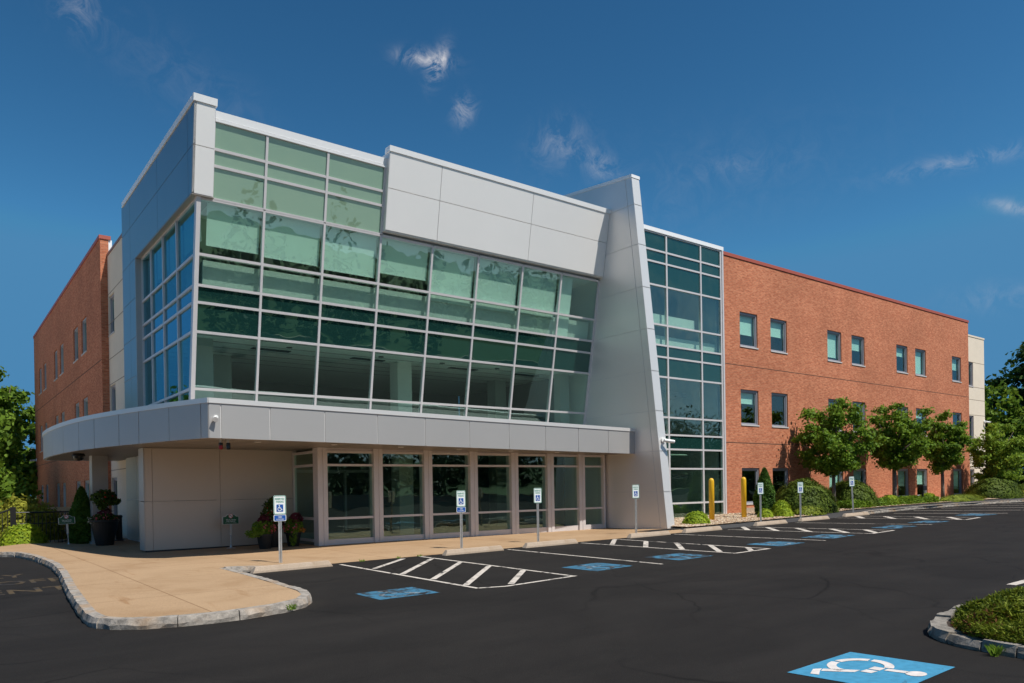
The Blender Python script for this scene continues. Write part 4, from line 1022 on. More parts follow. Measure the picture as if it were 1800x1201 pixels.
# cameras, signal lamps
def bullet_camera(name, loc, d, label, cat='security camera', plate_n=(0, -1, 0)):
    e = empty(name, loc, label, cat); L0 = Vector(loc); d = Vector(d).normalized(); nrm = Vector(plate_n)
    m = MB(); m.tube([L0, L0 + nrm * .05], .11, 14); m.tube([L0 + nrm * .05, L0 + nrm * .16 + Vector((0, 0, -.01))], .035, 8); m.build('mount', M['cam_white'], e)
    a = L0 + nrm * .18 - d * .10 + Vector((0, 0, -.03)); b = a + d * .42
    m = MB(); m.tube([a, a + d * .02, b - d * .02, b], [.05, .068, .062, .05], 12); m.build('housing', M['cam_white'], e)
    m = MB(); m.tube([b, b + d * .012], .04, 12); m.build('lens', M['lens'], e); return e
bullet_camera('security_camera', (22.24, 19.50, 3.32), (.85, -.5, -.14), 'white bullet camera mounted on the edge of the fin wall')
bullet_camera('security_camera', (61.75, 23.24, 5.9), (.9, -.4, -.12), 'white bullet camera on the far beige end wall')
bullet_camera('security_camera', (5.98, 62.3, 4.05), (-.7, -.6, -.1), 'white bullet camera at the far corner of the shaded brick wall', plate_n=(-1, 0, 0))
e = empty('floodlight', (5.68, cfront(5.68) - .002, 3.47), 'small white floodlight fixed to the corner of the canopy fascia', 'floodlight'); 
m = MB(); m.tube([(5.68, cfront(5.68), 3.47), (5.68, cfront(5.68) - .05, 3.47)], .05, 12); m.build('mount', M['cam_white'], e)
m = MB(); m.tube([(5.66, cfront(5.68) - .05, 3.45), (5.64, cfront(5.68) - .10, 3.43), (5.62, cfront(5.68) - .17, 3.40)], [.03, .06, .065], 12); m.build('lamp_head', M['cam_white'], e)
e = empty('dome_camera', (3.95, 28.8, 2.96), 'dark dome camera under the curved canopy end', 'security camera')
m = MB(); m.lathe([(.16, 0), (.2, -.05), (.2, -.10)], (3.95, 28.8, 2.965), 18); m.build('housing', M['plastic_black'], e)
m = MB(); m.lathe([(.16, -.10), (.15, -.17), (.10, -.23), (.02, -.25)], (3.95, 28.8, 2.965), 18); m.build('dome', M['dark_lens'], e)
for x, mm, lab in ((5.93, M['red_lens'], 'red sprinkler alarm lamp hanging under the canopy edge'), (6.12, M['dark_lens'], 'dark green alarm lamp hanging under the canopy edge')):
    y = 19.95; e = empty('hanging_lamp', (x, y, 2.96), lab, 'lamp', 'pair of lamps under the canopy')
    m = MB(); m.lathe([(.07, 0), (.07, -.02), (.03, -.03), (.022, -.11)], (x, y, 2.965), 12); m.build('mount', M['galv'], e)
    m = MB(); m.lathe([(.05, -.10), (.055, -.12), (.055, -.17)], (x, y, 2.965), 12); m.build('cap', M['plastic_black'], e)
    m = MB(); m.lathe([(.05, -.17), (.052, -.24), (.045, -.27), (.01, -.275)], (x, y, 2.965), 12); m.build('lamp_lens', mm, e)
# ash urn by the column
e = empty('ash_urn', (5.45, 30.6, -.1), 'slim dark ash urn behind the big planter', 'ash urn')
m = MB(); m.lathe([(.17, 0), (.17, .03), (.11, .06), (.10, .82), (.12, .85), (.12, .9), (.09, .93)], (5.45, 30.6, -.1), 16); m.build('urn_body', M['plastic_black'], e)
# mailbox-like utility box on a post in the bed
e = empty('post_box', (44.6, 20.0, .3), 'small black box on a post in the planting bed', 'post box')
m = MB(); m.box(44.56, 44.64, 19.96, 20.04, .2, 1.1); m.build('post', M['plastic_black'], e)
m = MB(); m.box(44.38, 44.82, 19.85, 20.15, 1.08, 1.34); m.build('box', M['plastic_black'], e, bevel=.03)
# fence and timber screen at the far left
e = empty('picket_fence', (2.3, 31.6, -.2), 'black metal picket fence falling away at the left edge', 'fence')
m = MB()
for k in range(14): t = k / 13; x = 2.3 - 2.0 * t; h = 1.28 - .85 * t; m.box(x - .012, x + .012, 31.59 + .3 * t, 31.61 + .3 * t, -.2, h - .15)
for k in range(16): x = 2.45 + k * .12; m.box(x - .01, x + .01, 31.6, 31.62, -.2, .95)
m.build('pickets', M['plastic_black'], e)
m = MB(); m.tube([(2.3, 31.6, 1.15), (.3, 31.9, .30)], .03, 8); m.tube([(2.3, 31.6, 1.0), (4.3, 31.62, .98)], .025, 8); m.tube([(2.3, 31.6, .6), (4.3, 31.62, .6)], .015, 8); m.build('rail', M['plastic_black'], e)
m = MB(); m.box(2.22, 2.38, 31.5, 31.7, -.2, 1.2); m.build('post', M['plastic_black'], e)
e = empty('timber_screen', (3.2, 33.2, -.2), 'tan timber screen behind the black fence', 'screen')
m = MB()
for k in range(13): m.box(2.05 + k * .17, 2.05 + k * .17 + .14, 33.2, 33.24, -.2, 1.02)
m.build('boards', M['wood'], e); m = MB(); m.box(1.95, 4.3, 33.12, 33.19, .98, 1.14); m.build('rail', M['wood'], e)

# ------------------------------------------------------------------ vegetation
def leaf_mesh(name, pts, nrm, size, mat, parent=None, seed=0, aspect=1.6, fold=.0, jit=.9):
    """one mesh of many small leaf faces (each its own island)"""
    r = np.random.default_rng(seed); n = len(pts)
    nv = nrm + r.normal(0, jit, (n, 3)); nv /= np.linalg.norm(nv, axis=1)[:, None] + 1e-9
    t = r.normal(0, 1, (n, 3)); t -= nv * (t * nv).sum(1)[:, None]; t /= np.linalg.norm(t, axis=1)[:, None] + 1e-9
    b = np.cross(nv, t); s = size * r.uniform(.6, 1.35, n)[:, None]
    V = np.stack([pts - t * s * aspect / 2, pts + b * s / 2 + nv * s * fold, pts + t * s * aspect / 2, pts - b * s / 2 + nv * s * fold], 1).reshape(-1, 3)
    me = bpy.data.meshes.new(name); me.vertices.add(n * 4); me.vertices.foreach_set('co', V.astype(np.float32).ravel())
    me.loops.add(n * 4); me.loops.foreach_set('vertex_index', np.arange(n * 4, dtype=np.int32)); me.polygons.add(n)
    me.polygons.foreach_set('loop_start', np.arange(0, n * 4, 4, dtype=np.int32)); me.polygons.foreach_set('loop_total', np.full(n, 4, dtype=np.int32)); me.update(); me.validate()
    me.materials.append(mat); o = bpy.data.objects.new(name, me); COL.objects.link(o)
    if parent is not None: link_parent(o, parent)
    return o
def clump_points(r, centres, radii, n, squash=.75):
    k = r.choice(len(centres), n, p=radii ** 2 / (radii ** 2).sum()); d = r.normal(0, 1, (n, 3)); d /= np.linalg.norm(d, axis=1)[:, None]
    rad = radii[k][:, None] * np.clip(np.abs(r.normal(0, .62, (n, 1))) + .12, 0, 1.25)
    p = centres[k] + d * rad * np.array([1, 1, squash]); return p, d + np.array([0, 0, .5])
def tree(name, base, top, crown_z0, rad, n, leaf, mat, label, cat, seed, trunk_r=.09, group=None, nclump=34, clump=.34, shape='round', lean=0, bark='bark', fork=None):
    r = np.random.default_rng(seed); b = np.array(base, float); H = top - b[2]; e = empty(name, base, label, cat, group)
    cz = (crown_z0 + top) / 2; hz = (top - crown_z0) / 2
    f = fork if fork else crown_z0 - .05 * (top - crown_z0)
    m = MB(); tp = [(b[0], b[1], b[2] - .2), (b[0] + .02, b[1], b[2] + .25 * (f - b[2])), (b[0] + .04, b[1] + .02, f)]
    m.tube(tp, [trunk_r * 1.35, trunk_r, trunk_r * .85], 9); F0 = np.array(tp[-1])
    nb = max(10, nclump // 3); C = []; RR_ = []
    for k in range(nb):
        az = 2.39996 * k + r.uniform(-.5, .5); v = -1 + 1.82 * (k + .5) / nb + r.uniform(-.1, .08)
        hor = math.sqrt(max(.04, 1 - v * v)) * (1 if shape != 'cone' else max(.15, .8 - .6 * v))
        if shape == 'egg': hor *= 1.0 - .30 * max(0, v)
        q = r.uniform(.70, 1.0); end = np.array([b[0] + math.cos(az) * hor * rad * q, b[1] + math.sin(az) * hor * rad * q, cz + v * hz * r.uniform(.86, 1.05)])
        st = F0 + np.array([0, 0, max(0, (end[2] - f)) * r.uniform(.15, .45)])
        mid = st * .5 + end * .5 + np.array([r.normal(0, .05) * rad, r.normal(0, .05) * rad, .06 * rad])
        m.tube([tuple(F0), tuple(st * .85 + mid * .15), tuple(mid), tuple(end)], [trunk_r * .55, trunk_r * .42, trunk_r * .25, trunk_r * .07], 6)
        for t, w_ in ((.42, .8), (.62, 1.0), (.82, 1.0), (1.0, .85)):
            p = (st * (1 - t) + end * t) + r.normal(0, .12, 3) * rad
            C.append(p); RR_.append(rad * clump * w_ * r.uniform(.7, 1.2))
    for t in (.35, .55, .72, .86):
        C.append(np.array([b[0] + r.normal(0, .08) * rad, b[1] + r.normal(0, .08) * rad, f + t * (top - f)])); RR_.append(rad * clump * (1.5 - t * .9))
    C = np.array(C); RR_ = np.array(RR_)
    P, D = clump_points(r, C, RR_, n, .62); leaf_mesh('crown', P, D, leaf, mat, e, seed, 1.5, .12)
    m.build('trunk', M[bark], e, smooth=True); return e
def shrub(name, c, rx, ry, h, n, leaf, mat, label, cat='shrub', seed=0, group=None, bump=.10, shape='dome', core=True, jit=.8, aspect=1.8, sprig=0.):
    """clipped or loose shrub: a solid twiggy inside and thousands of leaf faces over it"""
    r = np.random.default_rng(seed); e = empty(name, c, label, cat, group); c = np.array(c, float)
    d = r.normal(0, 1, (n, 3)); d /= np.linalg.norm(d, axis=1)[:, None]; d[:, 2] = np.abs(d[:, 2]) if shape == 'dome' else d[:, 2]
    ph = r.uniform(0, 6.28, (7, 3)); fr = r.uniform(2.5, 7.5, (7, 3))
    bmp = sum(np.sin(d @ fr[i] * 1.3 + ph[i, 0]) * np.cos(d[:, 0] * fr[i, 1] + ph[i, 1]) for i in range(7)) / 7
    if shape == 'column':
        t = r.uniform(0, 1, n) ** .8; a = r.uniform(0, 6.283, n); prof = np.sin(np.clip(t * .93 + .07, 0, 1) ** .62 * np.pi) ** .55
        prof = np.where(t > .5, prof * (1 - .55 * (t - .5) ** 1.3 * 1.6), prof)
        bb = 1 + bump * (np.sin(a * 5 + t * 9) + np.sin(a * 3 - t * 17 + 1)) / 2; k = r.uniform(.86, 1.04, n)
        P = np.stack([c[0] + rx * prof * bb * k * np.cos(a), c[1] + ry * prof * bb * k * np.sin(a), c[2] + h * t], 1); D = np.stack([np.cos(a), np.sin(a), np.full(n, .8)], 1)
    else:
        k = (1 + bump * 2.2 * bmp) * r.uniform(.80, 1.04, n)
        P = c + d * k[:, None] * np.array([rx, ry, h]); D = d * np.array([1 / rx, 1 / ry, 1 / h]) * rx + np.array([0, 0, .15])
    P += r.normal(0, sprig, (n, 3)) if sprig else 0
    leaf_mesh('foliage', P, D, leaf, mat, e, seed, aspect, .1, jit)
    if core:
        m = MB(); base = len(m.v); nu, nv_ = 22, 12
        for i in range(nv_ + 1):
            for q in range(nu):
                a = 2 * math.pi * q / nu
                if shape == 'column':
                    t = i / nv_; pr = math.sin(min(1, t * .93 + .07) ** .62 * math.pi) ** .55 * (1 - (.55 * max(0, t - .5) ** 1.3 * 1.6)); m.v.append((c[0] + rx * .8 * pr * math.cos(a), c[1] + ry * .8 * pr * math.sin(a), c[2] + h * t * .97))
                else:
                    el = math.pi / 2 * i / nv_; dd = np.array([math.cos(el) * math.cos(a), math.cos(el) * math.sin(a), math.sin(el)])
                    bm_ = sum(math.sin(dd @ fr[u] * 1.3 + ph[u, 0]) * math.cos(dd[0] * fr[u, 1] + ph[u, 1]) for u in range(7)) / 7; kk = .84 * (1 + bump * 2.2 * bm_); m.v.append((c[0] + rx * kk * dd[0], c[1] + ry * kk * dd[1], c[2] - .05 + h * kk * dd[2]))
        for i in range(nv_):
            for q in range(nu): m.f.append((base + i * nu + q, base + i * nu + (q + 1) % nu, base + (i + 1) * nu + (q + 1) % nu, base + (i + 1) * nu + q))
        m.build('inner_twigs', M['leaf_dark'], e, smooth=True)
    return e
# ornamental trees along the brick wall
tg = 'ornamental trees along the brick wall'
tree('ornamental_tree', (36.55, 20.75, .45), 5.95, 2.15, 1.9, 17000, .115, M['leaf_maple'], 'leafy tree nearest the stair bay, behind the largest yew', 'tree', 17, .10, tg, 66, .25, 'egg')
tree('ornamental_tree', (42.9, 20.75, .5), 6.35, 2.5, 1.85, 17000, .115, M['leaf_maple'], 'tallest of the leafy trees, standing beside the black post box', 'tree', 12, .12, tg, 66, .25, 'egg', bark='bark_pale')
tree('ornamental_tree', (48.9, 20.75, .62), 6.0, 2.5, 1.5, 17000, .115, M['leaf_maple'], 'slim leafy tree before the last brick windows', 'tree', 13, .10, tg, 66, .25, 'egg')
tree('ornamental_tree', (56.6, 20.6, .6), 5.7, 1.5, 1.85, 17000, .115, M['leaf_pale'], 'paler leafy tree in front of the beige end wall', 'tree', 14, .10, tg, 66, .25, 'egg')
# shrubs
sg = 'shrubs in the planting bed'
shrub('lime_shrub', (23.95, 19.35, -.02), .62, .50, .56, 3800, .055, M['leaf_lime'], 'round lime green shrub at the foot of the fin wall', 'shrub', 31, sg, .07)
shrub('columnar_evergreen', (30.6, 20.75, .05), .45, .45, 2.25, 6000, .075, M['leaf_thuja'], 'slim pointed columnar evergreen before the brick wall', 'evergreen', 32, None, .10, 'column')
shrub('yew_shrub', (33.5, 20.55, .2), 1.75, 1.4, 1.48, 15000, .075, M['leaf_yew'], 'largest broad clipped yew, left of the first tree', 'shrub', 33, sg, .09)
shrub('yew_shrub', (38.5, 20.95, .25), 1.55, 1.35, 1.42, 12000, .075, M['leaf_yew'], 'dark domed yew right of the first tree', 'shrub', 34, sg, .07)
shrub('yew_shrub', (55.4, 20.3, .35), 2.4, 1.5, 1.40, 12000, .085, M['leaf_yew'], 'wide clipped yew below the beige end wall', 'shrub', 35, sg, .08)
shrub('yew_shrub', (60.6, 20.3, .3), 1.6, 1.3, .95, 6000, .085, M['leaf_yew'], 'low dark yew at the right edge of the bed', 'shrub', 36, sg, .08)
shrub('lime_shrub', (29.15, 19.75, .06), .38, .35, .42, 1800, .055, M['leaf_lime'], 'tiny lime shrub at the foot of the columnar evergreen', 'shrub', 37, sg, .08)
shrub('lime_shrub', (30.9, 20.1, .2), .50, .42, .60, 2400, .055, M['leaf_lime'], 'taller yellow green shrub left of the largest yew', 'shrub', 38, sg, .1)
shrub('lime_shrub', (30.25, 19.55, .06), .46, .40, .52, 2400, .055, M['leaf_lime'], 'bright lime shrub in front of the taller yellow green one', 'shrub', 39, sg, .08)
shrub('juniper_shrub', (32.4, 19.55, .08), 1.15, .5, .42, 3600, .06, M['leaf_juniper'], 'low spreading juniper in front of the largest yew', 'shrub', 40, sg, .14, sprig=.03)
shrub('lime_shrub', (41.4, 20.3, .35), .62, .5, .52, 2600, .06, M['leaf_lime'], 'lime shrub left of the tallest tree trunk', 'shrub', 41, sg, .1)
shrub('lime_shrub', (45.9, 20.3, .3), .75, .5, .58, 2800, .06, M['leaf_lime'], 'lime shrub right of the black post box', 'shrub', 42, sg, .1)
shrub('juniper_shrub', (49.8, 20.0, .3), 2.9, .7, .42, 6000, .075, M['leaf_juniper'], 'long low juniper mound before the wide clipped yew', 'shrub', 43, sg, .14, sprig=.04)
shrub('russet_shrub', (57.9, 19.5, .3), .55, .5, .55, 1600, .08, M['leaf_olive'], 'small russet shrub beside the wide clipped yew', 'shrub', 44, sg, .12)
r = np.random.default_rng(50); n = 9000
X = r.uniform(36, 46.2, n); t = r.uniform(0, 1, n); Y = np.array([yfront(x) for x in X]) + .15 + t * .9; Z = np.array([bed_z(x, y) for x, y in zip(X, Y)])
P = np.stack([X, Y, Z + r.uniform(0, .42, n) * (1 - .3 * np.abs(2 * t - 1))], 1); D = np.tile(np.array([0, -.3, .6]), (n, 1)); D[:, 0] += r.normal(0, .8, n)
tag(leaf_mesh('flower_bed_leaves', P, D, .065, M['leaf_day'], None, 50, 3.2, .0, .7), kind='stuff', cat='ground cover', label='band of bright green ground cover along the footpath')
# left: bushes and evergreen by the canopy
lg = 'bushes by the left drive'
shrub('olive_bush', (2.75, 33.0, -.25), 1.45, .9, 1.65, 6500, .085, M['leaf_olive'], 'loose olive and russet bush behind the leaning sign', 'shrub', 51, lg, .16, sprig=.07)
shrub('lime_bush', (2.55, 30.95, -.22), .70, .5, .80, 3600, .075, M['leaf_lime'], 'low yellow green bush left of the leaning sign', 'shrub', 52, lg, .12, sprig=.03)
shrub('columnar_evergreen', (4.32, 31.0, -.2), .42, .42, 2.05, 5200, .075, M['leaf_thuja'], 'columnar evergreen tucked behind the canopy column', 'evergreen', 53, None, .10, 'column')
mbs = MB(); rs = random.Random(4)
def pebble(mb, x, y, z, s):
    base = len(mb.v); n = 6
    a0 = rs.uniform(0, 6)
    for zz, k in ((-.2, .7), (.25, 1.), (.6, .55)):
        for i in range(n):
            a = a0 + 6.283 * i / n; q = s * k * rs.uniform(.8, 1.2); mb.v.append((x + q * math.cos(a) * 1.2, y + q * math.sin(a), z + s * zz))
    for lv in range(2):
        for i in range(n): mb.f.append((base + lv * n + i, base + lv * n + (i + 1) % n, base + (lv + 1) * n + (i + 1) % n, base + (lv + 1) * n + i))
    mb.f.append(tuple(base + 2 * n + i for i in range(n)))
for _ in range(5200):
    x = 22.3 + rs.random() ** 1.5 * 20; y = yfront(x) + .03 + rs.random() * 3.6
    if y < 22.6: pebble(mbs, x, y, bed_z(x, y), rs.uniform(.02, .05))
for _ in range(900):
    x = rs.uniform(1.7, 4.6); t = rs.random(); y = 29.7 + (x - 1.6) * .95 + t * 1.2; pebble(mbs, x, y, gz(x) + .03, rs.uniform(.025, .055))
tag(mbs.build('gravel', M['stone']), 'river pebbles spread over the planting beds', 'gravel', kind='stuff')
sheet('left_planting_bed', [(1.0, 29.6), (1.7, 29.65), (2.6, 30.6), (3.6, 31.6), (4.4, 32.6), (5.9, 33.6), (5.9, 40), (0.4, 40)], lambda x, y: gz(x) + .03 + .03 * (y - 29.6), M['gravel'], .7)
# front island juniper
r = np.random.default_rng(60); n = 52000
X = 8.48 + r.uniform(0, 1, n) ** 1.2 * 3.6
yh = np.interp(X, [8.48, 8.62, 8.8, 9.15, 9.7, 10.3, 11.2, 12.1], [3.25, 3.45, 3.6, 3.8, 3.94, 4.0, 4.0, 3.8]); yl = np.maximum(1.6, X / 3.6)
v = r.uniform(0, 1, n); Y = yl + (yh - yl) * v
edge = np.minimum((yh - Y), (X - 8.48) * .9); hh = .25 * (1 - np.exp(-edge * 3.6)) + .03
hh = hh + .05 * np.sin(X * 5.1 + Y * 3.3) * np.cos(Y * 6.3 - X * 2.2) + .03 * np.sin(X * 13 + Y * 11)
Z = np.array([gz(x) for x in X]) + .10 + hh * r.uniform(.55, 1.08, n)
ang = .8 * np.sin(X * 2.3) + 1.1 * np.cos(Y * 3.1) + r.normal(0, .5, n)
Dn = np.stack([np.cos(ang) * .5, np.sin(ang) * .5, np.full(n, .9)], 1)
P = np.stack([X, Y, Z], 1)
is_b = (r.random(n) < .03 + .45 * np.exp(-((X - 8.75) ** 2 + (Y - 3.55) ** 2) / .09))
def spray(P, Dn, seed):
    return P, Dn
o = leaf_mesh('juniper_ground_cover', P[~is_b], Dn[~is_b], .020, M['leaf_juniper'], None, 61, 4.6, .0, .75)
tag(o, 'dense low juniper filling the kerbed island', 'ground cover', kind='stuff')
o2 = leaf_mesh('brown_sprays', P[is_b], Dn[is_b], .022, M['leaf_brown'], o, 62, 3.6, .0, .75); tag(o2, 'dead russet juniper sprays', kind='stuff')
# grass tufts against the island kerb and in the sidewalk kerb joint
def tuft(mb, x, y, z, n, h, rr):
    for _ in range(n):
        a = rr.uniform(0, 6.283); l = h * rr.uniform(.5, 1.1); dx, dy = math.cos(a) * l * .6, math.sin(a) * l * .6; w_ = .006; ox, oy = rr.uniform(-.06, .06), rr.uniform(-.03, .03)
        mb.quad((x + ox - w_, y + oy, z), (x + ox + w_, y + oy, z), (x + ox + dx * .6 + w_ * .5, y + oy + dy * .6, z + l * .75), (x + ox + dx, y + oy + dy, z + l * .9))
rr = random.Random(8)
for x, y, n_, h, lab in ((8.30, 3.05, 60, .12, 'grass tuft at the foot of the island kerb, nearest the blue square'), (8.28, 2.72, 50, .09, 'grass tuft between two island kerb stones'), (8.27, 2.55, 60, .11, 'grass tuft at the island kerb by the right picture edge')):
    m = MB(); tuft(m, x, y, gz(x), n_, h, rr); tag(m.build('grass_tuft', M['leaf_day']), lab, 'grass', 'grass tufts along the kerbs')
m = MB(); tuft(m, 4.18, 10.80, gz(4.2) + .03, 30, .1, rr); tag(m.build('grass_tuft', M['leaf_day']), 'grass tuft growing from the sidewalk kerb joint', 'grass', 'grass tufts along the kerbs')
for x in (8.3, 9.3, 9.9):
    m = MB(); tuft(m, x, 16.84, gz(x), 24, .06, rr); tag(m.build('grass_tuft', M['leaf_day']), 'small weed in the seam between asphalt and sidewalk', 'grass', 'weeds along the sidewalk seam')

# flower planters
def flowers(e, c, spec, seed):
    r = np.random.default_rng(seed)
    for name, n, (rx, ry, rz), (ox, oy, oz), leaf, mat, asp in spec:
        d = r.normal(0, 1, (n, 3)); d /= np.linalg.norm(d, axis=1)[:, None]; P = np.array(c) + np.array([ox, oy, oz]) + d * np.array([rx, ry, rz]) * r.uniform(.4, 1.05, (n, 1)) ** .6
        leaf_mesh(name, P, d + np.array([0, -.2, .5]), leaf, M[mat], e, seed + n, asp, .1, .7)
c = (4.75, 29.2, -.15); e = empty('flower_planter', c, 'big tapered black planter with a standard hibiscus and red flowers', 'planter')
m = MB(); m.lathe([(.27, 0), (.28, .02), (.43, .80), (.46, .82), (.46, .87), (.41, .87), (.40, .80), (.02, .79)], c, 26); m.build('pot', M['pot_black'], e)
m = MB(); m.tube([(c[0] + .04, c[1], .6), (c[0] + .07, c[1], 1.0), (c[0] + .03, c[1], 1.4)], [.022, .018, .012], 7); m.build('stem', M['bark'], e)
flowers(e, c, [('crown', 420, (.42, .36, .28), (.0, 0, 1.62), .085, 'leaf_dark', 1.9), ('side_sprigs', 150, (.22, .2, .12), (.28, 0, 1.50), .08, 'leaf_dark', 1.9), ('low_sprigs', 120, (.16, .16, .16), (-.05, 0, 1.34), .07, 'leaf_dark', 1.9), ('petals', 26, (.34, .34, .22), (.05, -.06, 1.64), .075, 'petal_red', 1.0), ('spikes', 90, (.20, .18, .20), (.05, 0, 1.10), .06, 'leaf_burgundy', 4.),
               ('bedding', 900, (.44, .42, .17), (0, 0, .92), .06, 'leaf_dark', 1.5), ('blossoms', 130, (.46, .44, .17), (0, -.03, .93), .055, 'petal_pink', 1.0), ('cream_blossoms', 70, (.20, .2, .16), (-.36, -.1, .86), .05, 'petal_white', 1.0)], 70)
pg = 'black flower pots before the glazed return'
c = (8.02, 22.75, -.13); e = empty('flower_pot', c, 'left black flower pot with trailing greenery and coral flowers', 'flower pot', pg)
m = MB(); m.lathe([(.17, 0), (.24, .40), (.26, .41), (.26, .45), (.22, .45), (.02, .40)], c, 22); m.build('pot', M['pot_black'], e)
flowers(e, c, [('greenery', 800, (.34, .30, .25), (-.05, 0, .62), .05, 'leaf_maple', 2.), ('trailing_leaves', 260, (.26, .18, .13), (-.34, -.05, .48), .035, 'leaf_day', 3.), ('petals', 110, (.28, .28, .17), (.06, -.12, .62), .055, 'petal_pink', 1.), ('dark_leaves', 300, (.18, .16, .24), (-.02, 0, .82), .05, 'leaf_burgundy', 2.)], 71)
c = (8.42, 23.2, -.13); e = empty('flower_pot', c, 'tallest black flower pot in the middle with a leafy shrub', 'flower pot', pg)
m = MB(); m.lathe([(.20, 0), (.27, .46), (.29, .47), (.29, .52), (.25, .52), (.02, .47)], c, 22); m.build('pot', M['pot_black'], e)
flowers(e, c, [('greenery', 1500, (.36, .34, .55), (.02, 0, 1.0), .06, 'leaf_dark', 1.7), ('dark_leaves', 340, (.36, .34, .35), (.05, -.05, .85), .055, 'leaf_burgundy', 2.), ('petals', 70, (.34, .3, .4), (0, -.1, .9), .045, 'petal_white', 1.), ('red_petals', 50, (.34, .3, .45), (.05, -.1, 1.0), .05, 'petal_red', 1.)], 72)
c = (8.98, 22.95, -.12); e = empty('flower_pot', c, 'right black flower pot with pink and orange flowers spilling over', 'flower pot', pg)
m = MB(); m.lathe([(.17, 0), (.23, .38), (.25, .39), (.25, .43), (.21, .43), (.02, .38)], c, 22); m.build('pot', M['pot_black'], e)
flowers(e, c, [('greenery', 800, (.30, .28, .28), (0, 0, .6), .05, 'leaf_maple', 2.), ('trailing_leaves', 240, (.12, .12, .25), (-.08, -.2, .28), .035, 'leaf_day', 2.), ('petals', 90, (.26, .26, .15), (-.12, -.1, .58), .055, 'petal_pink', 1.), ('orange_petals', 60, (.18, .2, .1), (.2, -.06, .50), .05, 'petal_orange', 1.), ('dark_leaves', 260, (.2, .2, .2), (.1, 0, .85), .055, 'leaf_burgundy', 2.5)], 73)

# trees beyond the building
wg = 'trees beyond the left wing'
tree('woodland_tree', (4.2, 72, -1), 12.9, 1.0, 3.4, 12000, .30, M['leaf_wood'], 'tall leafy tree with bare twigs just left of the brick wing', 'tree', 81, .22, wg, 40, .3)
tree('woodland_tree', (-1.0, 66, -1), 9.9, -.2, 4.8, 15000, .32, M['leaf_wood'], 'broad bright green tree at the left edge of the view', 'tree', 82, .22, wg, 44, .3)
tree('woodland_tree', (3.9, 64.5, -1), 8.6, -.8, 3.2, 11000, .30, M['leaf_wood'], 'bright green tree touching the far corner of the brick wing', 'tree', 83, .2, wg, 36, .32)
tree('woodland_tree', (-1.0, 80, -1), 12.0, 0, 5.2, 9000, .40, M['leaf_dark'], 'dark tree behind the bright green ones at the left', 'tree', 84, .22, wg, 40, .3)
tree('woodland_tree', (1.6, 52, -1), 4.1, -.8, 3.0, 9000, .22, M['leaf_wood'], 'low leafy thicket behind the timber screen', 'tree', 85, .12, wg, 30, .34)
e = empty('bare_tree', (.6, 70, -1), 'leafless grey tree showing above the left treetops', 'tree'); m = MB(); rb = random.Random(3)
m.tube([(.6, 70, -1), (.7, 70, 6)], [.16, .09], 7)
for k in range(14):
    a = rb.uniform(0, 6.28); z0 = rb.uniform(4.5, 7.5); l = rb.uniform(1.5, 3.6); p1 = (.7 + math.cos(a) * l * .35, 70 + math.sin(a) * l * .35, z0 + l * .6); p2 = (.7 + math.cos(a) * l * .55, 70 + math.sin(a) * l * .55, z0 + l * 1.25)
    m.tube([(.7, 70, z0), p1, p2], [.05, .035, .015], 5)
    for q in range(3): m.tube([p1, (p1[0] + rb.uniform(-.8, .8), p1[1] + rb.uniform(-.8, .8), p1[2] + rb.uniform(.6, 1.5))], [.025, .01], 4)
m.build('trunk', M['bark_pale'], e)
rg = 'trees beyond the right end'
tree('woodland_tree', (86.5, 26, 0), 17.0, .5, 6.0, 26000, .36, M['leaf_dark'], 'tallest dark tree at the right edge of the view', 'tree', 91, .35, rg, 60, .26, 'egg')
tree('woodland_tree', (80, 30, 0), 11.5, .5, 4.0, 12000, .34, M['leaf_wood'], 'mid green tree between the beige wall and the tallest tree', 'tree', 92, .25, rg, 44, .3, 'egg')
tree('woodland_tree', (96, 22, 0), 15.5, .5, 7, 16000, .42, M['leaf_dark'], 'dark tree behind the tallest one at the right edge', 'tree', 93, .3, rg, 50, .28, 'egg')
tree('woodland_tree', (74, 28.0, 0), 5.6, .0, 3.0, 9000, .26, M['leaf_dark'], 'low dark tree behind the paler ornamental tree', 'tree', 94, .2, rg, 34, .32)
mb = MB()
hx = [-140, -60, -20, 20, 60, 100, 180, 320]; hp = [(-30, -.4), (-44, 2.2), (-60, 5.2), (-80, 6.2), (-200, 6.4)]
for i in range(len(hx) - 1):
    for k in range(len(hp) - 1): mb.quad(*[(x, y, z + gz(x)) for x, (y, z) in ((hx[i], hp[k]), (hx[i + 1], hp[k]), (hx[i + 1], hp[k + 1]), (hx[i], hp[k + 1]))])
tag(mb.build('hill', M['grass'], smooth=True), kind='structure')
mb = MB(); mb.box(2, 75, -14.2, -13.9, -.3, .95); mb.box(1.9, 75.1, -14.26, -13.84, .95, 1.05); tag(mb.build('retaining_wall', M['stop']), 'pale low retaining wall across the lot, mirrored in the entrance glass', 'wall')
mb = MB(); mb.quad((2, -14.2, .9), (75, -14.2, .9), (75, -30, 2.0), (2, -30, 2.0)); tag(mb.build('lawn_bank', M['grass']), kind='structure')
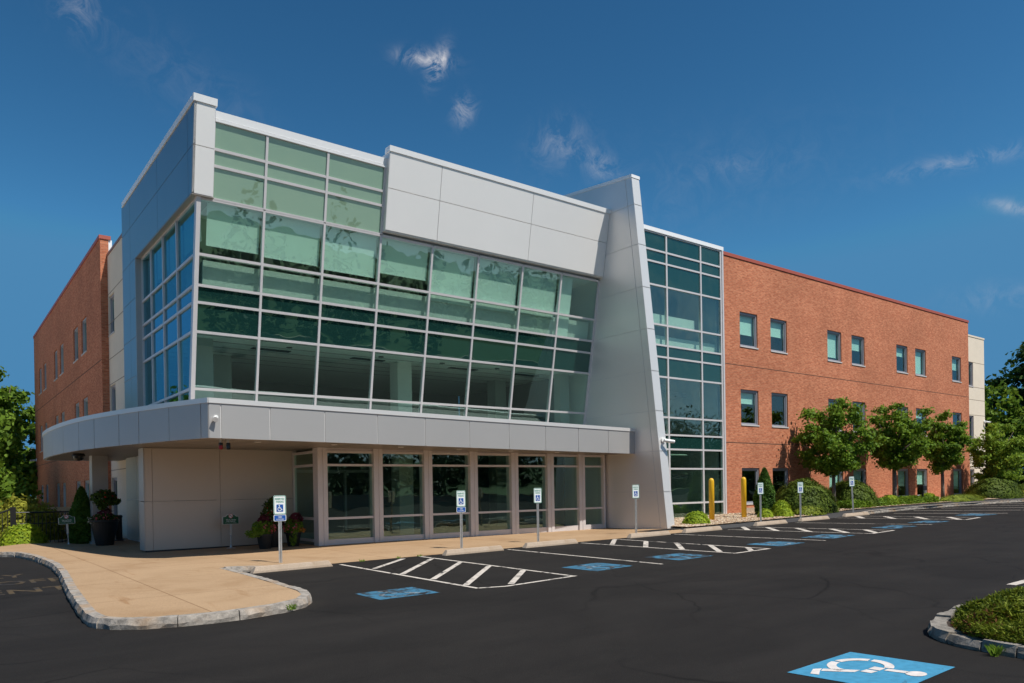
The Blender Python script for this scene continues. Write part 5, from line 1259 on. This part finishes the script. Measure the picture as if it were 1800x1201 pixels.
# the wood across the lot that the glass mirrors
r = np.random.default_rng(99); C = []; RR = []
def conifer(x, y, h, w):
    k = 0
    for z in np.arange(1.0, h, .55):
        q = w * (1 - z / h) ** .85 + .12
        for a in np.arange(0, 6.28, 6.28 / max(3, int(q * 4))):
            C.append((x + math.cos(a + z) * q * .75, y + math.sin(a + z) * q * .75, z)); RR.append(.30 + q * .15)
for x, y, h, w_ in ((20.5, -18, 13.0, 2.9), (23.0, -19, 11.4, 2.6), (28, -18, 13.2, 3.1), (30.5, -20, 11.2, 2.6), (38, -18, 11.6, 2.4), (34, -21, 9.5, 2.4), (15, -24, 7.5, 2.2), (-6, -22, 9, 3)): conifer(x, y, h, w_)
for k in range(290):
    x = r.uniform(-35, 175); y = r.uniform(-42, -30); h = r.uniform(5.0, 6.8) + (6 * ss(48, 70, x)); C.append((x, y, h * .55)); RR.append(h * .5); C.append((x + 2, y + 1.5, 1.0)); RR.append(1.8)
C = np.array(C); RR = np.array(RR); P, D = clump_points(r, C, RR, 90000, 1.0)
tag(leaf_mesh('wood', P, D, .42, M['leaf_conifer'], None, 99, 1.4, .1), 'wood across the parking lot mirrored in the glass', 'wood', kind='stuff')

# ------------------------------------------------------------------ camera
yaw, pitch, roll = 0.6540017, -0.0032167, -0.0159135
F = Vector((math.sin(yaw) * math.cos(pitch), math.cos(yaw) * math.cos(pitch), math.sin(pitch))); r0 = Vector((math.cos(yaw), -math.sin(yaw), 0)); u0 = r0.cross(F)
rt_ = r0 * math.cos(roll) + u0 * math.sin(roll); up_ = -r0 * math.sin(roll) + u0 * math.cos(roll)
cam = bpy.data.cameras.new('camera'); co = bpy.data.objects.new('camera', cam); COL.objects.link(co)
mw = Matrix((rt_, up_, -F)).transposed().to_4x4(); mw.translation = (0, 0, 1.6); co.matrix_world = mw
cam.sensor_width = 36; cam.lens = 36 * 1335.9426 / 1800; cam.shift_y = (861.595 - 600.5) / 1800; cam.clip_end = 3000; cam.clip_start = .05
scene.camera = co

# ------------------------------------------------------------------ sun and sky
sd = Vector((.20, -.62, 1.0)).normalized(); elev = math.asin(sd.z); azi = math.atan2(sd.x, sd.y)
sun = bpy.data.lights.new('sun', 'SUN'); sun.energy = 5.0; sun.angle = R(.53); sun.color = (1, .955, .88)
so_ = bpy.data.objects.new('sun', sun); COL.objects.link(so_); so_.rotation_euler = sd.to_track_quat('Z', 'Y').to_euler(); so_.location = sd * 60
wd = bpy.data.worlds.new('World'); scene.world = wd; wd.use_nodes = True; nt = wd.node_tree; L = nt.links.new
bg = nt.nodes['Background']; sk = N(nt, 'ShaderNodeTexSky'); sk.sky_type = 'NISHITA'; sk.sun_disc = False; sk.sun_elevation = elev; sk.sun_rotation = azi
sk.altitude = 200; sk.air_density = 1.0; sk.dust_density = .3; sk.ozone_density = 3.0
hs = N(nt, 'ShaderNodeHueSaturation'); hs.inputs['Saturation'].default_value = 1.06; hs.inputs['Value'].default_value = 1.0; mn = N(nt, 'ShaderNodeVectorMath', operation='MINIMUM'); mn.inputs[1].default_value = (1.75, 2.75, 4.5); L(sk.outputs[0], mn.inputs[0]); gm = N(nt, 'ShaderNodeGamma', i_Gamma=1.45); L(mn.outputs[0], gm.inputs['Color']); tn = N(nt, 'ShaderNodeVectorMath', operation='MULTIPLY'); tn.inputs[1].default_value = (.76, 1.06, .935); L(gm.outputs[0], tn.inputs[0]); L(tn.outputs[0], hs.inputs['Color'])
tc = N(nt, 'ShaderNodeTexCoord'); gen = tc.outputs['Generated']
def vmath(op, a, b=None):
    n = N(nt, 'ShaderNodeVectorMath', operation=op)
    for i, q in enumerate((a, b)):
        if q is None: continue
        if isinstance(q, (tuple, list, Vector)): n.inputs[i].default_value = tuple(q)
        else: L(q, n.inputs[i])
    return n
def smath(op, a, b=None, c=None, clamp=False):
    n = N(nt, 'ShaderNodeMath', operation=op); n.use_clamp = clamp
    for i, q in enumerate((a, b, c)):
        if q is None: continue
        if isinstance(q, (int, float)): n.inputs[i].default_value = q
        else: L(q, n.inputs[i])
    return n.outputs[0]
def pixdir(x, y):
    v = rt_ * ((x - 900) / 1335.94) - up_ * ((y - 861.6) / 1335.94) + F; return v.normalized()
wn = N(nt, 'ShaderNodeTexNoise', i_Scale=34., i_Detail=12., i_Roughness=.70, i_Distortion=.9); L(gen, wn.inputs['Vector'])
mp = N(nt, 'ShaderNodeMapping'); mp.inputs['Scale'].default_value = (5, 14, 9); mp.inputs['Rotation'].default_value = (.3, .5, .9); L(gen, mp.inputs['Vector'])
wf = N(nt, 'ShaderNodeTexNoise', i_Scale=2.6, i_Detail=8., i_Roughness=.6, i_Distortion=.8); L(mp.outputs[0], wf.inputs['Vector'])
total = None
# wisps of cloud: centre direction, half widths (radians), tilt, strength
for (x, y, a, b, rot, st) in ((748, 104, .026, .008, .12, 1.1), (770, 115, .008, .019, .45, 1.2), (815, 195, .011, .015, .5, .75), (985, 250, .030, .022, -.3, .30), (1055, 288, .022, .013, .5, .42), (1690, 284, .065, .008, -.22, .36), (1790, 366, .025, .006, .2, .6),
                              (138, 12, .016, .018, .5, .40), (310, 130, .10, .03, .6, .07), (1305, 290, .05, .012, -.1, .09), (1180, 330, .2, .05, -.2, .05), (1780, 520, .06, .014, -.1, .15)):
    d = pixdir(x, y); e1 = (rt_ - d * rt_.dot(d)).normalized(); e2 = d.cross(e1)
    ea = e1 * math.cos(rot) + e2 * math.sin(rot); eb = -e1 * math.sin(rot) + e2 * math.cos(rot)
    u = smath('MULTIPLY', vmath('DOT_PRODUCT', gen, ea).outputs['Value'], 1 / a); v = smath('MULTIPLY', vmath('DOT_PRODUCT', gen, eb).outputs['Value'], 1 / b)
    rr2 = smath('ADD', smath('MULTIPLY', u, u), smath('MULTIPLY', v, v)); fwd = smath('GREATER_THAN', vmath('DOT_PRODUCT', gen, d).outputs['Value'], .5)
    ms = smath('MULTIPLY', smath('MULTIPLY', smath('POWER', 2.718, smath('MULTIPLY', rr2, -1.0)), st), fwd)
    total = ms if total is None else smath('ADD', total, ms)
thr = smath('MULTIPLY', smath('SUBTRACT', wn.outputs['Fac'], .43), 3.4, clamp=True)
cl = smath('MULTIPLY', total, thr)
# thin high cirrus over the half of the sky behind the photographer
sx = N(nt, 'ShaderNodeSeparateXYZ'); L(gen, sx.inputs[0])
back = smath('MULTIPLY', smath('SUBTRACT', smath('MULTIPLY', sx.outputs['Y'], -1), .3), 2.0, clamp=True)
cir = smath('MULTIPLY', smath('MULTIPLY', smath('SUBTRACT', wf.outputs['Fac'], .45), 2.4, clamp=True), smath('MULTIPLY', back, .75))
fac = smath('ADD', cl, cir, clamp=True)
mx = N(nt, 'ShaderNodeMix', data_type='RGBA'); L(fac, mx.inputs[0]); L(hs.outputs['Color'], mx.inputs[6]); mx.inputs[7].default_value = (11.5, 11.5, 12.2, 1)
# bright haze low in the sunward sky
hz = smath('MULTIPLY', smath('MULTIPLY', back, smath('SUBTRACT', 1.0, smath('MULTIPLY', sx.outputs['Z'], 3.2), clamp=True)), .75)
mh = N(nt, 'ShaderNodeMix', data_type='RGBA'); L(hz, mh.inputs[0]); L(mx.outputs[2], mh.inputs[6]); mh.inputs[7].default_value = (9.0, 9.4, 9.6, 1)
L(mh.outputs[2], bg.inputs['Color']); bg.inputs['Strength'].default_value = .0545

scene.view_settings.view_transform = 'Standard'; scene.view_settings.look = 'None'; scene.view_settings.exposure = 0; scene.view_settings.gamma = 1
scene.cycles.max_bounces = 8; scene.cycles.transparent_max_bounces = 16
